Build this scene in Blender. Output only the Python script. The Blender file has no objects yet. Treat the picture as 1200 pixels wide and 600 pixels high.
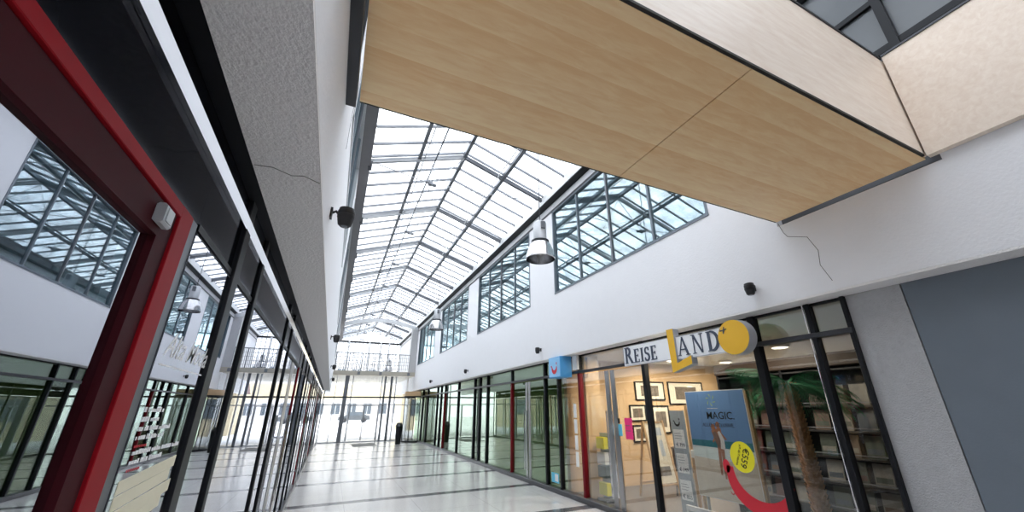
import bpy, math, random
from mathutils import Vector, Matrix
random.seed(7)
S = bpy.context.scene
COL = S.collection
PI = math.pi

# ------------------------------------------------------------------ materials
def nt(name):
    m = bpy.data.materials.new(name); m.use_nodes = True
    n = m.node_tree.nodes; l = m.node_tree.links
    n.clear()
    out = n.new('ShaderNodeOutputMaterial')
    return m, n, l, out

def pbr(name, col, rough=.6, metal=0, var=.06, scale=8, bump=0, bscale=60, stretch=(1, 1, 1), spec=.5, coat=0):
    m, n, l, out = nt(name)
    b = n.new('ShaderNodeBsdfPrincipled'); l.new(b.outputs[0], out.inputs[0])
    b.inputs['Roughness'].default_value = rough; b.inputs['Metallic'].default_value = metal
    b.inputs['Specular IOR Level'].default_value = spec
    b.inputs['Coat Weight'].default_value = coat
    tc = n.new('ShaderNodeTexCoord'); mp = n.new('ShaderNodeMapping')
    l.new(tc.outputs['Object'], mp.inputs[0]); mp.inputs['Scale'].default_value = stretch
    ns = n.new('ShaderNodeTexNoise'); ns.inputs['Scale'].default_value = scale; ns.inputs['Detail'].default_value = 5
    l.new(mp.outputs[0], ns.inputs[0])
    mx = n.new('ShaderNodeMix'); mx.data_type = 'RGBA'
    c = Vector(col)
    mx.inputs[6].default_value = (*(c * (1 - var)), 1)
    mx.inputs[7].default_value = (*[min(1, v * (1 + var)) for v in c], 1)
    l.new(ns.outputs['Fac'], mx.inputs[0]); l.new(mx.outputs[2], b.inputs['Base Color'])
    if bump:
        n2 = n.new('ShaderNodeTexNoise'); n2.inputs['Scale'].default_value = bscale; n2.inputs['Detail'].default_value = 3
        l.new(mp.outputs[0], n2.inputs[0])
        bp = n.new('ShaderNodeBump'); bp.inputs['Strength'].default_value = bump; bp.inputs['Distance'].default_value = .01
        l.new(n2.outputs['Fac'], bp.inputs['Height']); l.new(bp.outputs[0], b.inputs['Normal'])
    return m

def emis(name, col, s):
    m, n, l, out = nt(name)
    e = n.new('ShaderNodeEmission'); e.inputs[0].default_value = (*col, 1); e.inputs[1].default_value = s
    l.new(e.outputs[0], out.inputs[0]); return m

def coated(name, tint, rmin, rmax, rcol=(1, 1, 1), rough=0.0, dirt=0):
    """coated architectural glass: clear tinted sheet whose coating mirrors between rmin (head on) and rmax (grazing)"""
    m, n, l, out = nt(name)
    t = n.new('ShaderNodeBsdfTransparent'); t.inputs[0].default_value = (*tint, 1)
    g = n.new('ShaderNodeBsdfGlossy'); g.inputs['Color'].default_value = (*rcol, 1); g.inputs['Roughness'].default_value = rough
    fr = n.new('ShaderNodeLayerWeight'); fr.inputs['Blend'].default_value = .5
    mr = n.new('ShaderNodeMapRange'); mr.inputs['To Min'].default_value = rmin; mr.inputs['To Max'].default_value = rmax
    l.new(fr.outputs['Facing'], mr.inputs[0])
    mx = n.new('ShaderNodeMixShader')
    l.new(mr.outputs[0], mx.inputs[0]); l.new(t.outputs[0], mx.inputs[1]); l.new(g.outputs[0], mx.inputs[2])
    if dirt:
        tc = n.new('ShaderNodeTexCoord')
        ns = n.new('ShaderNodeTexNoise'); ns.inputs['Scale'].default_value = 2.2; ns.inputs['Detail'].default_value = 7; ns.inputs['Roughness'].default_value = .7
        l.new(tc.outputs['Object'], ns.inputs[0])
        cr = n.new('ShaderNodeValToRGB'); cr.color_ramp.elements[0].position = .42; cr.color_ramp.elements[0].color = (*tint, 1)
        cr.color_ramp.elements[1].position = .66; cr.color_ramp.elements[1].color = (*[v * (1 - dirt) for v in tint], 1)
        l.new(ns.outputs['Fac'], cr.inputs[0]); l.new(cr.outputs[0], t.inputs[0])
    l.new(mx.outputs[0], out.inputs[0]); return m

def dark_glazed(name, col, f0=.03):
    m, n, l, out = nt(name)
    d = n.new('ShaderNodeBsdfDiffuse'); d.inputs[0].default_value = (*col, 1)
    g = n.new('ShaderNodeBsdfGlossy'); g.inputs['Color'].default_value = (.9, .92, 1, 1); g.inputs['Roughness'].default_value = .1
    fr = n.new('ShaderNodeLayerWeight'); fr.inputs['Blend'].default_value = .5
    p = n.new('ShaderNodeMath'); p.operation = 'POWER'; p.inputs[1].default_value = 7; l.new(fr.outputs['Facing'], p.inputs[0])
    q = n.new('ShaderNodeMath'); q.operation = 'MULTIPLY_ADD'; q.inputs[1].default_value = .8; q.inputs[2].default_value = f0; l.new(p.outputs[0], q.inputs[0])
    mx = n.new('ShaderNodeMixShader'); l.new(q.outputs[0], mx.inputs[0]); l.new(d.outputs[0], mx.inputs[1]); l.new(g.outputs[0], mx.inputs[2])
    l.new(mx.outputs[0], out.inputs[0]); return m

def ply(name, c1, c2, leaf=0):
    m, n, l, out = nt(name)
    b = n.new('ShaderNodeBsdfPrincipled'); l.new(b.outputs[0], out.inputs[0]); b.inputs['Roughness'].default_value = .5
    tc = n.new('ShaderNodeTexCoord'); mp = n.new('ShaderNodeMapping'); l.new(tc.outputs['Object'], mp.inputs[0])
    mp.inputs['Scale'].default_value = (1.2, 7, 7)
    gr = n.new('ShaderNodeTexNoise'); gr.inputs['Scale'].default_value = 3.2; gr.inputs['Detail'].default_value = 9; gr.inputs['Roughness'].default_value = .62; gr.inputs['Distortion'].default_value = .6
    l.new(mp.outputs[0], gr.inputs[0])
    # veneer leaves, each strip about 0.16 m wide with a tone of its own, fading softly across the leaf
    sx = n.new('ShaderNodeSeparateXYZ'); l.new(tc.outputs['Object'], sx.inputs[0])
    mu = n.new('ShaderNodeMath'); mu.operation = 'MULTIPLY'; mu.inputs[1].default_value = 5.6; l.new(sx.outputs[1], mu.inputs[0])
    fl = n.new('ShaderNodeMath'); fl.operation = 'FLOOR'; l.new(mu.outputs[0], fl.inputs[0])
    wn = n.new('ShaderNodeTexWhiteNoise'); wn.noise_dimensions = '1D'; l.new(fl.outputs[0], wn.inputs['W'])
    fr = n.new('ShaderNodeMath'); fr.operation = 'FRACT'; l.new(mu.outputs[0], fr.inputs[0])
    a1 = n.new('ShaderNodeMath'); a1.operation = 'ADD'; l.new(wn.outputs['Value'], a1.inputs[0]); l.new(fr.outputs[0], a1.inputs[1])
    md = n.new('ShaderNodeMath'); md.operation = 'MULTIPLY_ADD'; md.inputs[1].default_value = leaf; md.inputs[2].default_value = -leaf
    l.new(a1.outputs[0], md.inputs[0])
    m3 = n.new('ShaderNodeMath'); m3.operation = 'ADD'
    l.new(gr.outputs['Fac'], m3.inputs[0]); l.new(md.outputs[0], m3.inputs[1])
    cr = n.new('ShaderNodeValToRGB'); cr.color_ramp.elements[0].position = .25; cr.color_ramp.elements[1].position = .75
    cr.color_ramp.elements[0].color = (*c1, 1); cr.color_ramp.elements[1].color = (*c2, 1)
    l.new(m3.outputs[0], cr.inputs[0]); l.new(cr.outputs[0], b.inputs['Base Color'])
    return m

def floor_mat():
    m, n, l, out = nt('terrazzo')
    b = n.new('ShaderNodeBsdfPrincipled'); l.new(b.outputs[0], out.inputs[0])
    b.inputs['Specular IOR Level'].default_value = .6
    tc = n.new('ShaderNodeTexCoord')
    sp = n.new('ShaderNodeTexNoise'); sp.inputs['Scale'].default_value = 45; sp.inputs['Detail'].default_value = 6; sp.inputs['Roughness'].default_value = .8
    l.new(tc.outputs['Object'], sp.inputs[0])
    def ramp(a, c, p0=.35, p1=.65):
        r = n.new('ShaderNodeValToRGB'); r.color_ramp.elements[0].position = p0; r.color_ramp.elements[1].position = p1
        r.color_ramp.elements[0].color = (*a, 1); r.color_ramp.elements[1].color = (*c, 1); l.new(sp.outputs['Fac'], r.inputs[0]); return r
    light = ramp((.43, .415, .40), (.68, .66, .64)); dark = ramp((.055, .055, .06), (.14, .14, .15))
    sx = n.new('ShaderNodeSeparateXYZ'); l.new(tc.outputs['Object'], sx.inputs[0])
    def band(axis, off, per, w):
        a = n.new('ShaderNodeMath'); a.operation = 'SUBTRACT'; a.inputs[1].default_value = off; l.new(sx.outputs[axis], a.inputs[0])
        q = n.new('ShaderNodeMath'); q.operation = 'FLOORED_MODULO'; q.inputs[1].default_value = per; l.new(a.outputs[0], q.inputs[0])
        c = n.new('ShaderNodeMath'); c.operation = 'LESS_THAN'; c.inputs[1].default_value = w; l.new(q.outputs[0], c.inputs[0]); return c
    st = band(1, 6.4, 2.36, .24)
    mx = n.new('ShaderNodeMix'); mx.data_type = 'RGBA'
    l.new(st.outputs[0], mx.inputs[0]); l.new(light.outputs[0], mx.inputs[6]); l.new(dark.outputs[0], mx.inputs[7])
    # slab joints
    j1 = band(0, .45, 1.18, .012); j2 = band(1, 7.55, 1.18, .012)
    mxj = n.new('ShaderNodeMath'); mxj.operation = 'MAXIMUM'; l.new(j1.outputs[0], mxj.inputs[0]); l.new(j2.outputs[0], mxj.inputs[1])
    ml = n.new('ShaderNodeMath'); ml.operation = 'MULTIPLY'; ml.inputs[1].default_value = .35; l.new(mxj.outputs[0], ml.inputs[0])
    m2 = n.new('ShaderNodeMix'); m2.data_type = 'RGBA'; m2.inputs[7].default_value = (.2, .2, .2, 1)
    l.new(ml.outputs[0], m2.inputs[0]); l.new(mx.outputs[2], m2.inputs[6]); l.new(m2.outputs[2], b.inputs['Base Color'])
    n3 = n.new('ShaderNodeTexNoise'); n3.inputs['Scale'].default_value = 1.3; n3.inputs['Detail'].default_value = 4
    l.new(tc.outputs['Object'], n3.inputs[0])
    mr = n.new('ShaderNodeMapRange'); mr.inputs['To Min'].default_value = .10; mr.inputs['To Max'].default_value = .26
    l.new(n3.outputs['Fac'], mr.inputs[0]); l.new(mr.outputs[0], b.inputs['Roughness'])
    return m

M = dict(
    plaster=pbr('white_plaster', (.86, .86, .88), .85, bump=.25, bscale=45, var=.02),
    soffit=pbr('textured_plaster', (.88, .86, .85), .9, bump=.9, bscale=70, var=.05, scale=30),
    concrete=pbr('grey_render', (.48, .48, .49), .9, bump=.8, bscale=80, var=.12, scale=20),
    bluegrey=pbr('blue_grey_panel', (.17, .20, .24), .55, bump=.1, var=.08, scale=4),
    dark=pbr('black_metal', (.009, .010, .013), .45, 0, var=.1, spec=.25),
    darkgrey=pbr('dark_grey_metal', (.045, .048, .055), .35, .4, var=.1),
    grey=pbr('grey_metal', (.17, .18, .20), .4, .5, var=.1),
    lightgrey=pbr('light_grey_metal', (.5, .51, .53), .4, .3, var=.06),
    white=pbr('white_metal', (.82, .82, .82), .45, var=.03),
    red=pbr('red_enamel', (.16, .004, .010), .45, var=.1, scale=3, spec=.2),
    chrome=pbr('chrome', (.95, .95, .97), .08, 1, var=.03),
    steel=pbr('brushed_steel', (.50, .50, .51), .3, 1, var=.12, scale=5, stretch=(60, 60, .6)),
    spun=pbr('spun_aluminium', (.50, .50, .51), .22, 1, var=.08, scale=6, stretch=(1, 1, 14)),
    ply=ply('birch_plywood', (.86, .54, .26), (.98, .74, .43), .26),
    plyside=ply('sky_paled_plywood', (.76, .62, .50), (.90, .79, .68), 0),  # skylight put into the colour: paler copy of the bridge plywood
    redface=pbr('bright_red_enamel', (.32, .006, .014), .5, var=.1, scale=3, spec=.12),
    redleaf=pbr('unlit_red_enamel', (.05, .004, .008), .6, var=.2, scale=6, spec=.12),  # unlit look put into the colour, a darkened copy of the red enamel
    glossblack=dark_glazed('black_glazed_panel', (.004, .005, .008), .008),
    greypane=pbr('grey_pane', (.12, .13, .14), .25, var=.08, scale=3),
    groove=pbr('groove_black', (.03, .025, .02), .8),
    beige=pbr('warm_beige_paint', (.62, .43, .24), .8, var=.05, bump=.1),
    cream=pbr('cream_paint', (.70, .66, .58), .8, var=.04),
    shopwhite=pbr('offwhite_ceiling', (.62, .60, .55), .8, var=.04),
    shopfloor=pbr('shop_floor', (.10, .10, .11), .35, var=.2, scale=10),
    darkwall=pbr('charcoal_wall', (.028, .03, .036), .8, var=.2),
    greenwall=pbr('olive_wall', (.24, .28, .16), .8, var=.25, scale=1.5),
    midwall=pbr('grey_green_wall', (.16, .18, .17), .8, var=.2, scale=1.5),
    upwall=pbr('upper_room_wall', (.34, .42, .44), .8, var=.1),
    kerb=pbr('granite_kerb', (.06, .06, .065), .3, var=.4, scale=60),
    yellow=pbr('golden_yellow', (.88, .50, .03), .45, var=.02),
    lemon=pbr('lemon_yellow', (.86, .78, .02), .5, var=.02),
    signwhite=pbr('sign_white', (.96, .97, .99), .4, var=.02),
    letter=pbr('slate_letter', (.055, .07, .11), .5, var=.05),
    signgrey=pbr('sign_edge_grey', (.42, .43, .46), .5, var=.03),
    tuiblue=pbr('sky_blue_plastic', (.10, .40, .78), .35, var=.06),
    tuired=pbr('signal_red', (.65, .02, .04), .45, var=.04),
    black=pbr('black', (.012, .012, .014), .5, var=.1),
    paper=pbr('paper_white', (.8, .8, .78), .8, var=.03),
    creampaper=pbr('cream_paper', (.80, .76, .58), .8, var=.06),
    pink=pbr('neon_pink_paper', (.9, .03, .22), .7, var=.03),
    cyan=pbr('cyan_print', (.12, .52, .72), .6, var=.2, scale=30),
    wood=pbr('pale_wood', (.50, .33, .18), .5, var=.15, stretch=(8, 8, 1)),
    darkwood=pbr('dark_wood', (.06, .035, .022), .5, var=.2),
    trunk=pbr('palm_bark', (.46, .25, .12), .95, var=.35, scale=25, bump=1, bscale=40),
    leaf=pbr('palm_leaf', (.02, .15, .065), .75, var=.35, scale=12, spec=.15),
    rubber=pbr('grey_mat', (.20, .195, .18), .95, var=.2, scale=60, bump=.6),
    sky=pbr('print_sky', (.15, .30, .58), .5, var=.1, scale=2),
    sea=pbr('print_sea', (.03, .20, .27), .5, var=.2, scale=10),
    surf=pbr('print_surf', (.72, .85, .88), .5, var=.25, scale=14, stretch=(1, 1, 5)),
    sand=pbr('print_sand', (.68, .60, .50), .5, var=.12, scale=12),
    skin=pbr('print_skin', (.38, .16, .09), .5, var=.2, scale=30),
    printwhite=pbr('print_white', (.75, .72, .72), .5, var=.15, scale=30),
    photo=pbr('sepia_photograph', (.16, .13, .10), .5, var=.9, scale=14),
    mount=pbr('ivory_mount', (.74, .68, .55), .7, var=.03),
    greyprint=pbr('grey_print', (.42, .47, .52), .5, var=.05),
    ground=pbr('street_paving', (.75, .74, .72), .9, var=.1),
    facade=pbr('street_facade', (.62, .53, .36), .9, var=.08),
    facadewhite=pbr('pale_facade', (.68, .66, .64), .9, var=.05),
    winglass=pbr('dark_window', (.10, .12, .14), .15, var=.3),
    carpaint=pbr('car_paint', (.12, .13, .14), .25, .4, var=.05),
    maroon=pbr('maroon_fabric', (.22, .14, .12), .9, var=.1),
    wframe=pbr('window_frame_slate', (.16, .19, .22), .4, .3, var=.08),
    brochure=[pbr('brochure_%s' % nme, c, .5, var=.35, scale=20) for nme, c in
              (('a', (.15, .145, .13)), ('b', (.035, .05, .07)), ('c', (.07, .045, .03)), ('d', (.05, .018, .015)), ('e', (.03, .045, .035)))],
    gl_left=coated('mirror_coated_glass', (.30, .32, .34), .38, .92, (.80, .82, .88)),
    gl_right=coated('shopfront_glass', (.86, .87, .87), .03, .42, (.9, .93, .93)),
    gl_green=coated('green_shopfront_glass', (.52, .60, .50), .10, .46, (.80, .92, .80)),
    gl_up=coated('clerestory_glass', (.62, .76, .79), .12, .40, (.90, .98, 1.0)),
    gl_roof=coated('roof_glass', (.93, .95, .97), .03, .25, dirt=.24),
    gl_end=coated('facade_glass', (.80, .82, .84), .05, .5),
    gl_grey=coated('grey_tinted_glass', (.10, .11, .12), .10, .5, (.7, .74, .8)),
    lampglow=emis('lamp_glow', (1, .9, .72), .7),
    gallerycream=pbr('gallery_edge_paint', (.42, .39, .33), .7, var=.05),
    eave=pbr('eave_grey_metal', (.17, .165, .175), .6, var=.08),
    floor=floor_mat(),
)

# ------------------------------------------------------------------ mesh builder
OFF = {}
class MB:
    def __init__(s): s.v = []; s.f = []; s.mi = []; s.m = 0
    def add(s, vs, fs):
        b = len(s.v); s.v += [tuple(p) for p in vs]
        for f in fs: s.f.append(tuple(b + i for i in f)); s.mi.append(s.m)
        return s
    def mat(s, i): s.m = i; return s
    def box(s, x0, x1, y0, y1, z0, z1):
        x0, x1 = sorted((x0, x1)); y0, y1 = sorted((y0, y1)); z0, z1 = sorted((z0, z1))
        return s.add([(x0,y0,z0),(x1,y0,z0),(x1,y1,z0),(x0,y1,z0),(x0,y0,z1),(x1,y0,z1),(x1,y1,z1),(x0,y1,z1)],
                     [(0,3,2,1),(4,5,6,7),(0,1,5,4),(1,2,6,5),(2,3,7,6),(3,0,4,7)])
    def bbox(s, x0, x1, y0, y1, z0, z1, c=.006):
        """box with chamfered vertical/horizontal edges (octagonal section about the longest axis)"""
        d = [x1-x0, y1-y0, z1-z0]; a = d.index(max(d)); lo = [x0,y0,z0]; hi = [x1,y1,z1]
        u, w = [i for i in range(3) if i != a]
        sec = [(lo[u]+c, lo[w]), (hi[u]-c, lo[w]), (hi[u], lo[w]+c), (hi[u], hi[w]-c), (hi[u]-c, hi[w]), (lo[u]+c, hi[w]), (lo[u], hi[w]-c), (lo[u], lo[w]+c)]
        vs = []
        for e in (lo[a], hi[a]):
            for p in sec:
                q = [0, 0, 0]; q[a] = e; q[u] = p[0]; q[w] = p[1]; vs.append(q)
        return s.add(vs, [tuple(range(7, -1, -1)), tuple(range(8, 16))] + [(i, (i+1) % 8, 8+(i+1) % 8, 8+i) for i in range(8)])
    def beam(s, p, q, w, h, up=(0, 0, 1)):
        p = Vector(p); q = Vector(q); d = (q-p).normalized(); sd = d.cross(Vector(up))
        if sd.length < 1e-4: sd = d.cross(Vector((0, 1, 0)))
        sd.normalize(); u = sd.cross(d)
        vs = [e + sd*a*w/2 + u*b*h/2 for e in (p, q) for a, b in ((-1,-1),(1,-1),(1,1),(-1,1))]
        return s.add(vs, [(0,1,2,3),(7,6,5,4),(0,4,5,1),(1,5,6,2),(2,6,7,3),(3,7,4,0)])
    def tube(s, pts, r, n=8, r2=None):
        pts = [Vector(p) for p in pts]; rings = []
        for i, p in enumerate(pts):
            d = (pts[min(i+1, len(pts)-1)] - pts[max(i-1, 0)]).normalized()
            a = d.cross(Vector((0, 0, 1)))
            if a.length < 1e-3: a = d.cross(Vector((0, 1, 0)))
            a.normalize(); b = d.cross(a)
            rr = r if r2 is None else r + (r2-r)*i/(len(pts)-1)
            rings.append([p + (a*math.cos(2*PI*k/n) + b*math.sin(2*PI*k/n))*rr for k in range(n)])
        vs = [v for ring in rings for v in ring]; fs = [tuple(range(n-1, -1, -1)), tuple(range(len(vs)-n, len(vs)))]
        for i in range(len(pts)-1):
            for k in range(n): fs.append((i*n+k, i*n+(k+1) % n, (i+1)*n+(k+1) % n, (i+1)*n+k))
        return s.add(vs, fs)
    def lathe(s, c, prof, n=24, caps=True):
        """prof: list of (r, z) about the vertical axis at c"""
        vs = []
        for r, z in prof:
            for k in range(n): vs.append((c[0]+r*math.cos(2*PI*k/n), c[1]+r*math.sin(2*PI*k/n), c[2]+z))
        fs = [(i*n+k, i*n+(k+1) % n, (i+1)*n+(k+1) % n, (i+1)*n+k) for i in range(len(prof)-1) for k in range(n)]
        if caps: fs += [tuple(range(n-1, -1, -1)), tuple(range(len(vs)-n, len(vs)))]
        return s.add(vs, fs)
    def prism(s, poly, fn, d0, d1):
        """2-D polygon extruded from depth d0 to d1; fn(u, v, d) -> world"""
        n = len(poly)
        vs = [fn(u, v, d) for d in (d0, d1) for u, v in poly]
        return s.add(vs, [tuple(range(n)), tuple(range(2*n-1, n-1, -1))] + [(i, n+i, n+(i+1) % n, (i+1) % n) for i in range(n)])
    def build(s, name, mats, parent=None, smooth=False):
        off = Vector((0, 0, 0))
        if parent is not None: off = OFF.get(parent.name, off)
        me = bpy.data.meshes.new(name); me.from_pydata([tuple(Vector(v)-off) for v in s.v], [], s.f)
        for mm in (mats if isinstance(mats, (list, tuple)) else [mats]): me.materials.append(mm)
        for p, i in zip(me.polygons, s.mi): p.material_index = i; p.use_smooth = smooth
        me.update()
        import bmesh
        b = bmesh.new(); b.from_mesh(me); bmesh.ops.recalc_face_normals(b, faces=b.faces); b.to_mesh(me); b.free()
        if smooth:
            try: me.set_sharp_from_angle(angle=math.radians(40))
            except Exception: pass
        o = bpy.data.objects.new(name, me); COL.objects.link(o)
        if parent is not None: o.parent = parent; OFF[o.name] = off
        return o

def tag(o, label=None, cat=None, group=None, kind=None):
    for k, v in (('label', label), ('category', cat), ('group', group), ('kind', kind)):
        if v: o[k] = v
    return o
def thing(name, label, cat, loc=(0, 0, 0), group=None):
    o = bpy.data.objects.new(name, None); COL.objects.link(o); o.location = loc; o.empty_display_size = .1
    OFF[o.name] = Vector(loc); return tag(o, label, cat, group)
def struct_empty(name, loc=(0, 0, 0)):
    o = bpy.data.objects.new(name, None); COL.objects.link(o); o.location = loc; o.empty_display_size = .1
    OFF[o.name] = Vector(loc); o['kind'] = 'structure'; return o
def struct(name, mb, mat, parent=None):
    o = mb.build(name, mat, parent)
    if parent is None: o['kind'] = 'structure'
    return o
def copy_tree(o, parent=None):
    c = o.copy(); COL.objects.link(c)
    if parent: c.parent = parent
    for ch in list(o.children): copy_tree(ch, c)
    return c
def text_mesh(name, body, size, mat, parent, origin, ux, uy, shear=0, align='LEFT', extrude=.001, space=1.0):
    """built-in font text laid in the plane spanned by ux (reading direction) and uy (up)"""
    cu = bpy.data.curves.new(name, 'FONT'); cu.body = body; cu.size = size; cu.shear = shear; cu.extrude = extrude
    cu.align_x = align; cu.space_character = space; cu.offset = size*.004; cu.resolution_u = 3
    t = bpy.data.objects.new(name + '_tmp', cu); COL.objects.link(t)
    dg = bpy.context.evaluated_depsgraph_get(); me = bpy.data.meshes.new_from_object(t.evaluated_get(dg))
    bpy.data.objects.remove(t); bpy.data.curves.remove(cu)
    ux = Vector(ux).normalized(); uy = Vector(uy).normalized(); uz = ux.cross(uy); off = OFF.get(parent.name, Vector())
    for v in me.vertices:
        v.co = Vector(origin) - off + ux*v.co.x + uy*v.co.y + uz*v.co.z
    me.materials.clear(); me.materials.append(mat); me.name = name
    o = bpy.data.objects.new(name, me); COL.objects.link(o); o.parent = parent; OFF[o.name] = off
    return o

WIN = [0]; DOOR = [0]; TRIM = [0]
def nwin(): WIN[0] += 1; return 'window_%d' % WIN[0]
def ndoor(): DOOR[0] += 1; return 'door_%d' % DOOR[0]
def ntrim(): TRIM[0] += 1; return 'trim_%d' % TRIM[0]

# ------------------------------------------------------------------ key dimensions (metres; the lens stands at 0,0,1.6)
XL, XR = -.53, 4.44            # shopfront glass
WL, WR = -.20, 4.17            # upper wall faces
ZS = 2.63                      # shopfront head / soffit
Y0, YE = -4.6, 24.3
EAVE, RIDGE, XRID = 6.45, 7.15, 1.98

# ------------------------------------------------------------------ floor and outside
struct('floor', MB().box(-3.5, 10.5, Y0-.3, YE+1.6, -.12, 0), M['floor'])
g = MB().box(-30, 40, YE+1.6, 90, -.16, -.04); o = struct('ground', g, M['ground'])

# upper walls with window openings
BAYS = [(-2.35, 1.80), (3.05, 7.20), (8.45, 12.62), (13.82, 18.0), (19.25, 23.4)]
WB, WT = 3.98, 6.06
YU = 31.3
def upper_wall(name, x0, x1, gap):
    mb = MB().box(x0, x1, Y0, YU, ZS, 3.45 if gap else WB)
    if gap:   # the footbridge lands here
        mb.box(x0, x1, 2.25, YU, 3.45, WB); mb.box(x0, x1, Y0, .9, 3.45, WB)
    mb.box(x0, x1, Y0, YU, WT, 6.27)
    ys = [Y0] + [e for b in BAYS for e in b] + [YU]
    for i in range(0, len(ys), 2):
        a, b = ys[i], ys[i+1]
        if gap and a == 1.8: a = 2.25
        mb.box(x0, x1, a, b, WB, WT)
    return mb
wl = struct('wall_left', upper_wall('w', WL-.32, WL, True), M['plaster'])
wr = struct('wall_right', upper_wall('w', WR, WR+.3, True), M['plaster'])
# soffit strips between wall face and shopfront head
struct('trim_soffit_left', MB().box(WL-.268, WL, Y0, YE, ZS-.022, ZS-.002), M['soffit'])
struct('trim_soffit_right', MB().box(WR, WR+.36, Y0, YE, ZS-.022, ZS-.002), M['soffit'])
struct(ntrim(), MB().box(WL-.34, WL-.2685, Y0, YE, ZS-.020, ZS-.002), M['dark'])
# hairline cracks in the plaster
def crack(name, pts, w, nrm, parent):
    mb = MB()
    pts = [Vector(p) for p in pts]
    for a, b in zip(pts, pts[1:]):
        mb.beam(a, b, w, .003, up=nrm)
    return mb.build(name, M['groove'], parent)
cl = crack('plaster_crack', [(WL-.005, 1.83, ZS-.0225), (WL-.07, 1.79, ZS-.0225), (WL-.12, 1.81, ZS-.0225), (WL-.19, 1.77, ZS-.0225), (WL-.26, 1.78, ZS-.0225)], .0025, (0, 0, 1), wl)
crack('plaster_crack', [(WR-.0005, 2.24, 3.48), (WR-.0005, 2.21, 3.36), (WR-.0005, 2.18, 3.30), (WR-.0005, 2.0, 3.22), (WR-.0005, 1.94, 3.05), (WR-.0005, 1.96, 2.9), (WR-.0005, 1.9, 2.72)], .004, (1, 0, 0), wr)
crack('plaster_crack', [(WL+.0005, 3.0, 4.2), (WL+.0005, 2.9, 3.9), (WL+.0005, 2.97, 3.6)], .004, (1, 0, 0), wl)

# back wall of the arcade, behind the lens
struct('wall_back', MB().box(-3.5, 10.5, Y0-.3, Y0, 0, 7.3), M['plaster'])

# upper floor rooms behind the clerestory windows
struct('wall_upper_left', MB().box(-3.5, -3.3, Y0, YU, ZS+.2, 6.5), M['upwall'])
struct('wall_upper_right', MB().box(8.2, 8.4, Y0, YU, ZS+.2, 6.5), M['upwall'])
struct('ceiling_upper_left', MB().box(-3.5, WL-.3, Y0, YU, 6.3, 6.42), M['upwall'])
struct('ceiling_upper_right', MB().box(WR+.28, 8.4, Y0, YU, 6.3, 6.42), M['upwall'])
# floor slabs over the shops
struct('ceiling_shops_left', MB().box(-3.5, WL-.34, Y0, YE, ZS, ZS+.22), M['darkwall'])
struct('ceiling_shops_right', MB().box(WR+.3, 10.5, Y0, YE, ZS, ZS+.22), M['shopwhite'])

# clerestory windows (frame, mullions, glass)
def clerestory(side, y0, y1):
    x = WL if side < 0 else WR
    inn = side                                # direction into the wall
    r = struct_empty(nwin(), (x, (y0+y1)/2, WB))
    def b(xa, xb, *a): return (x+inn*xa, x+inn*xb, *a)
    f = MB()
    for a in (b(-.008, .10, y0, y0+.04, WB, WT), b(-.008, .10, y1-.04, y1, WB, WT), b(-.012, .10, y0, y1, WB, WB+.04), b(-.008, .10, y0, y1, WT-.04, WT)): f.box(*a)
    f.build('window_frame', M['wframe'] if side > 0 else M['lightgrey'], r)
    n = max(2, round((y1-y0)/.97))
    for k in range(1, n):
        y = y0 + (y1-y0)*k/n
        mb = MB().box(*b(.015, .06, y-.018, y+.018, WB+.05, WT-.05))
        mb.build('mullion', M['wframe'] if k % 2 else M['grey'], r)
    t = MB()
    for k in range(n):
        a = y0+(y1-y0)*k/n+.05; c = y0+(y1-y0)*(k+1)/n-.05
    MB().box(*b(.04, .05, y0+.03, y1-.03, WB+.03, WT-.03)).build('glass_pane', M['gl_up'], r)
for a, c in BAYS:
    clerestory(-1, a, c)
for a, c in BAYS[1:]:
    clerestory(1, a, c)
# dark framed glazing of the upper floor beside the bridge
r = struct_empty(nwin(), (4.30, -1, 4.6))
f = MB()
for z0, z1 in ((4.60, 4.66), (4.73, 4.80), (5.31, 5.37), (5.98, 6.06)): f.box(4.26, 4.34, Y0, 2.2, z0, z1)
f.build('window_frame', M['dark'], r)
for y in (2.17, .87, -.35, -1.6, -2.9):
    MB().box(4.24, 4.33, y-.035, y+.035, 4.6, 6.06).build('mullion', M['dark'], r)
MB().box(4.295, 4.305, Y0, 2.2, 4.6, 6.06).build('glass_pane', M['greypane'], r)
# ply parapet on the right wall, beside the bridge
pp = MB().box(4.10, 4.165, Y0, .955, 3.5, 4.58); pr = thing('plywood_parapet', 'plywood parapet panel in sky-paled tone along the right upper wall, nearer than the bridge', 'parapet', (4.13, -1.8, 3.5))
pp.build('panel', M['plyside'], pr)
MB().box(4.09, 4.17, Y0, .955, 4.58, 4.60).build('cap_rail', M['darkgrey'], pr)

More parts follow.
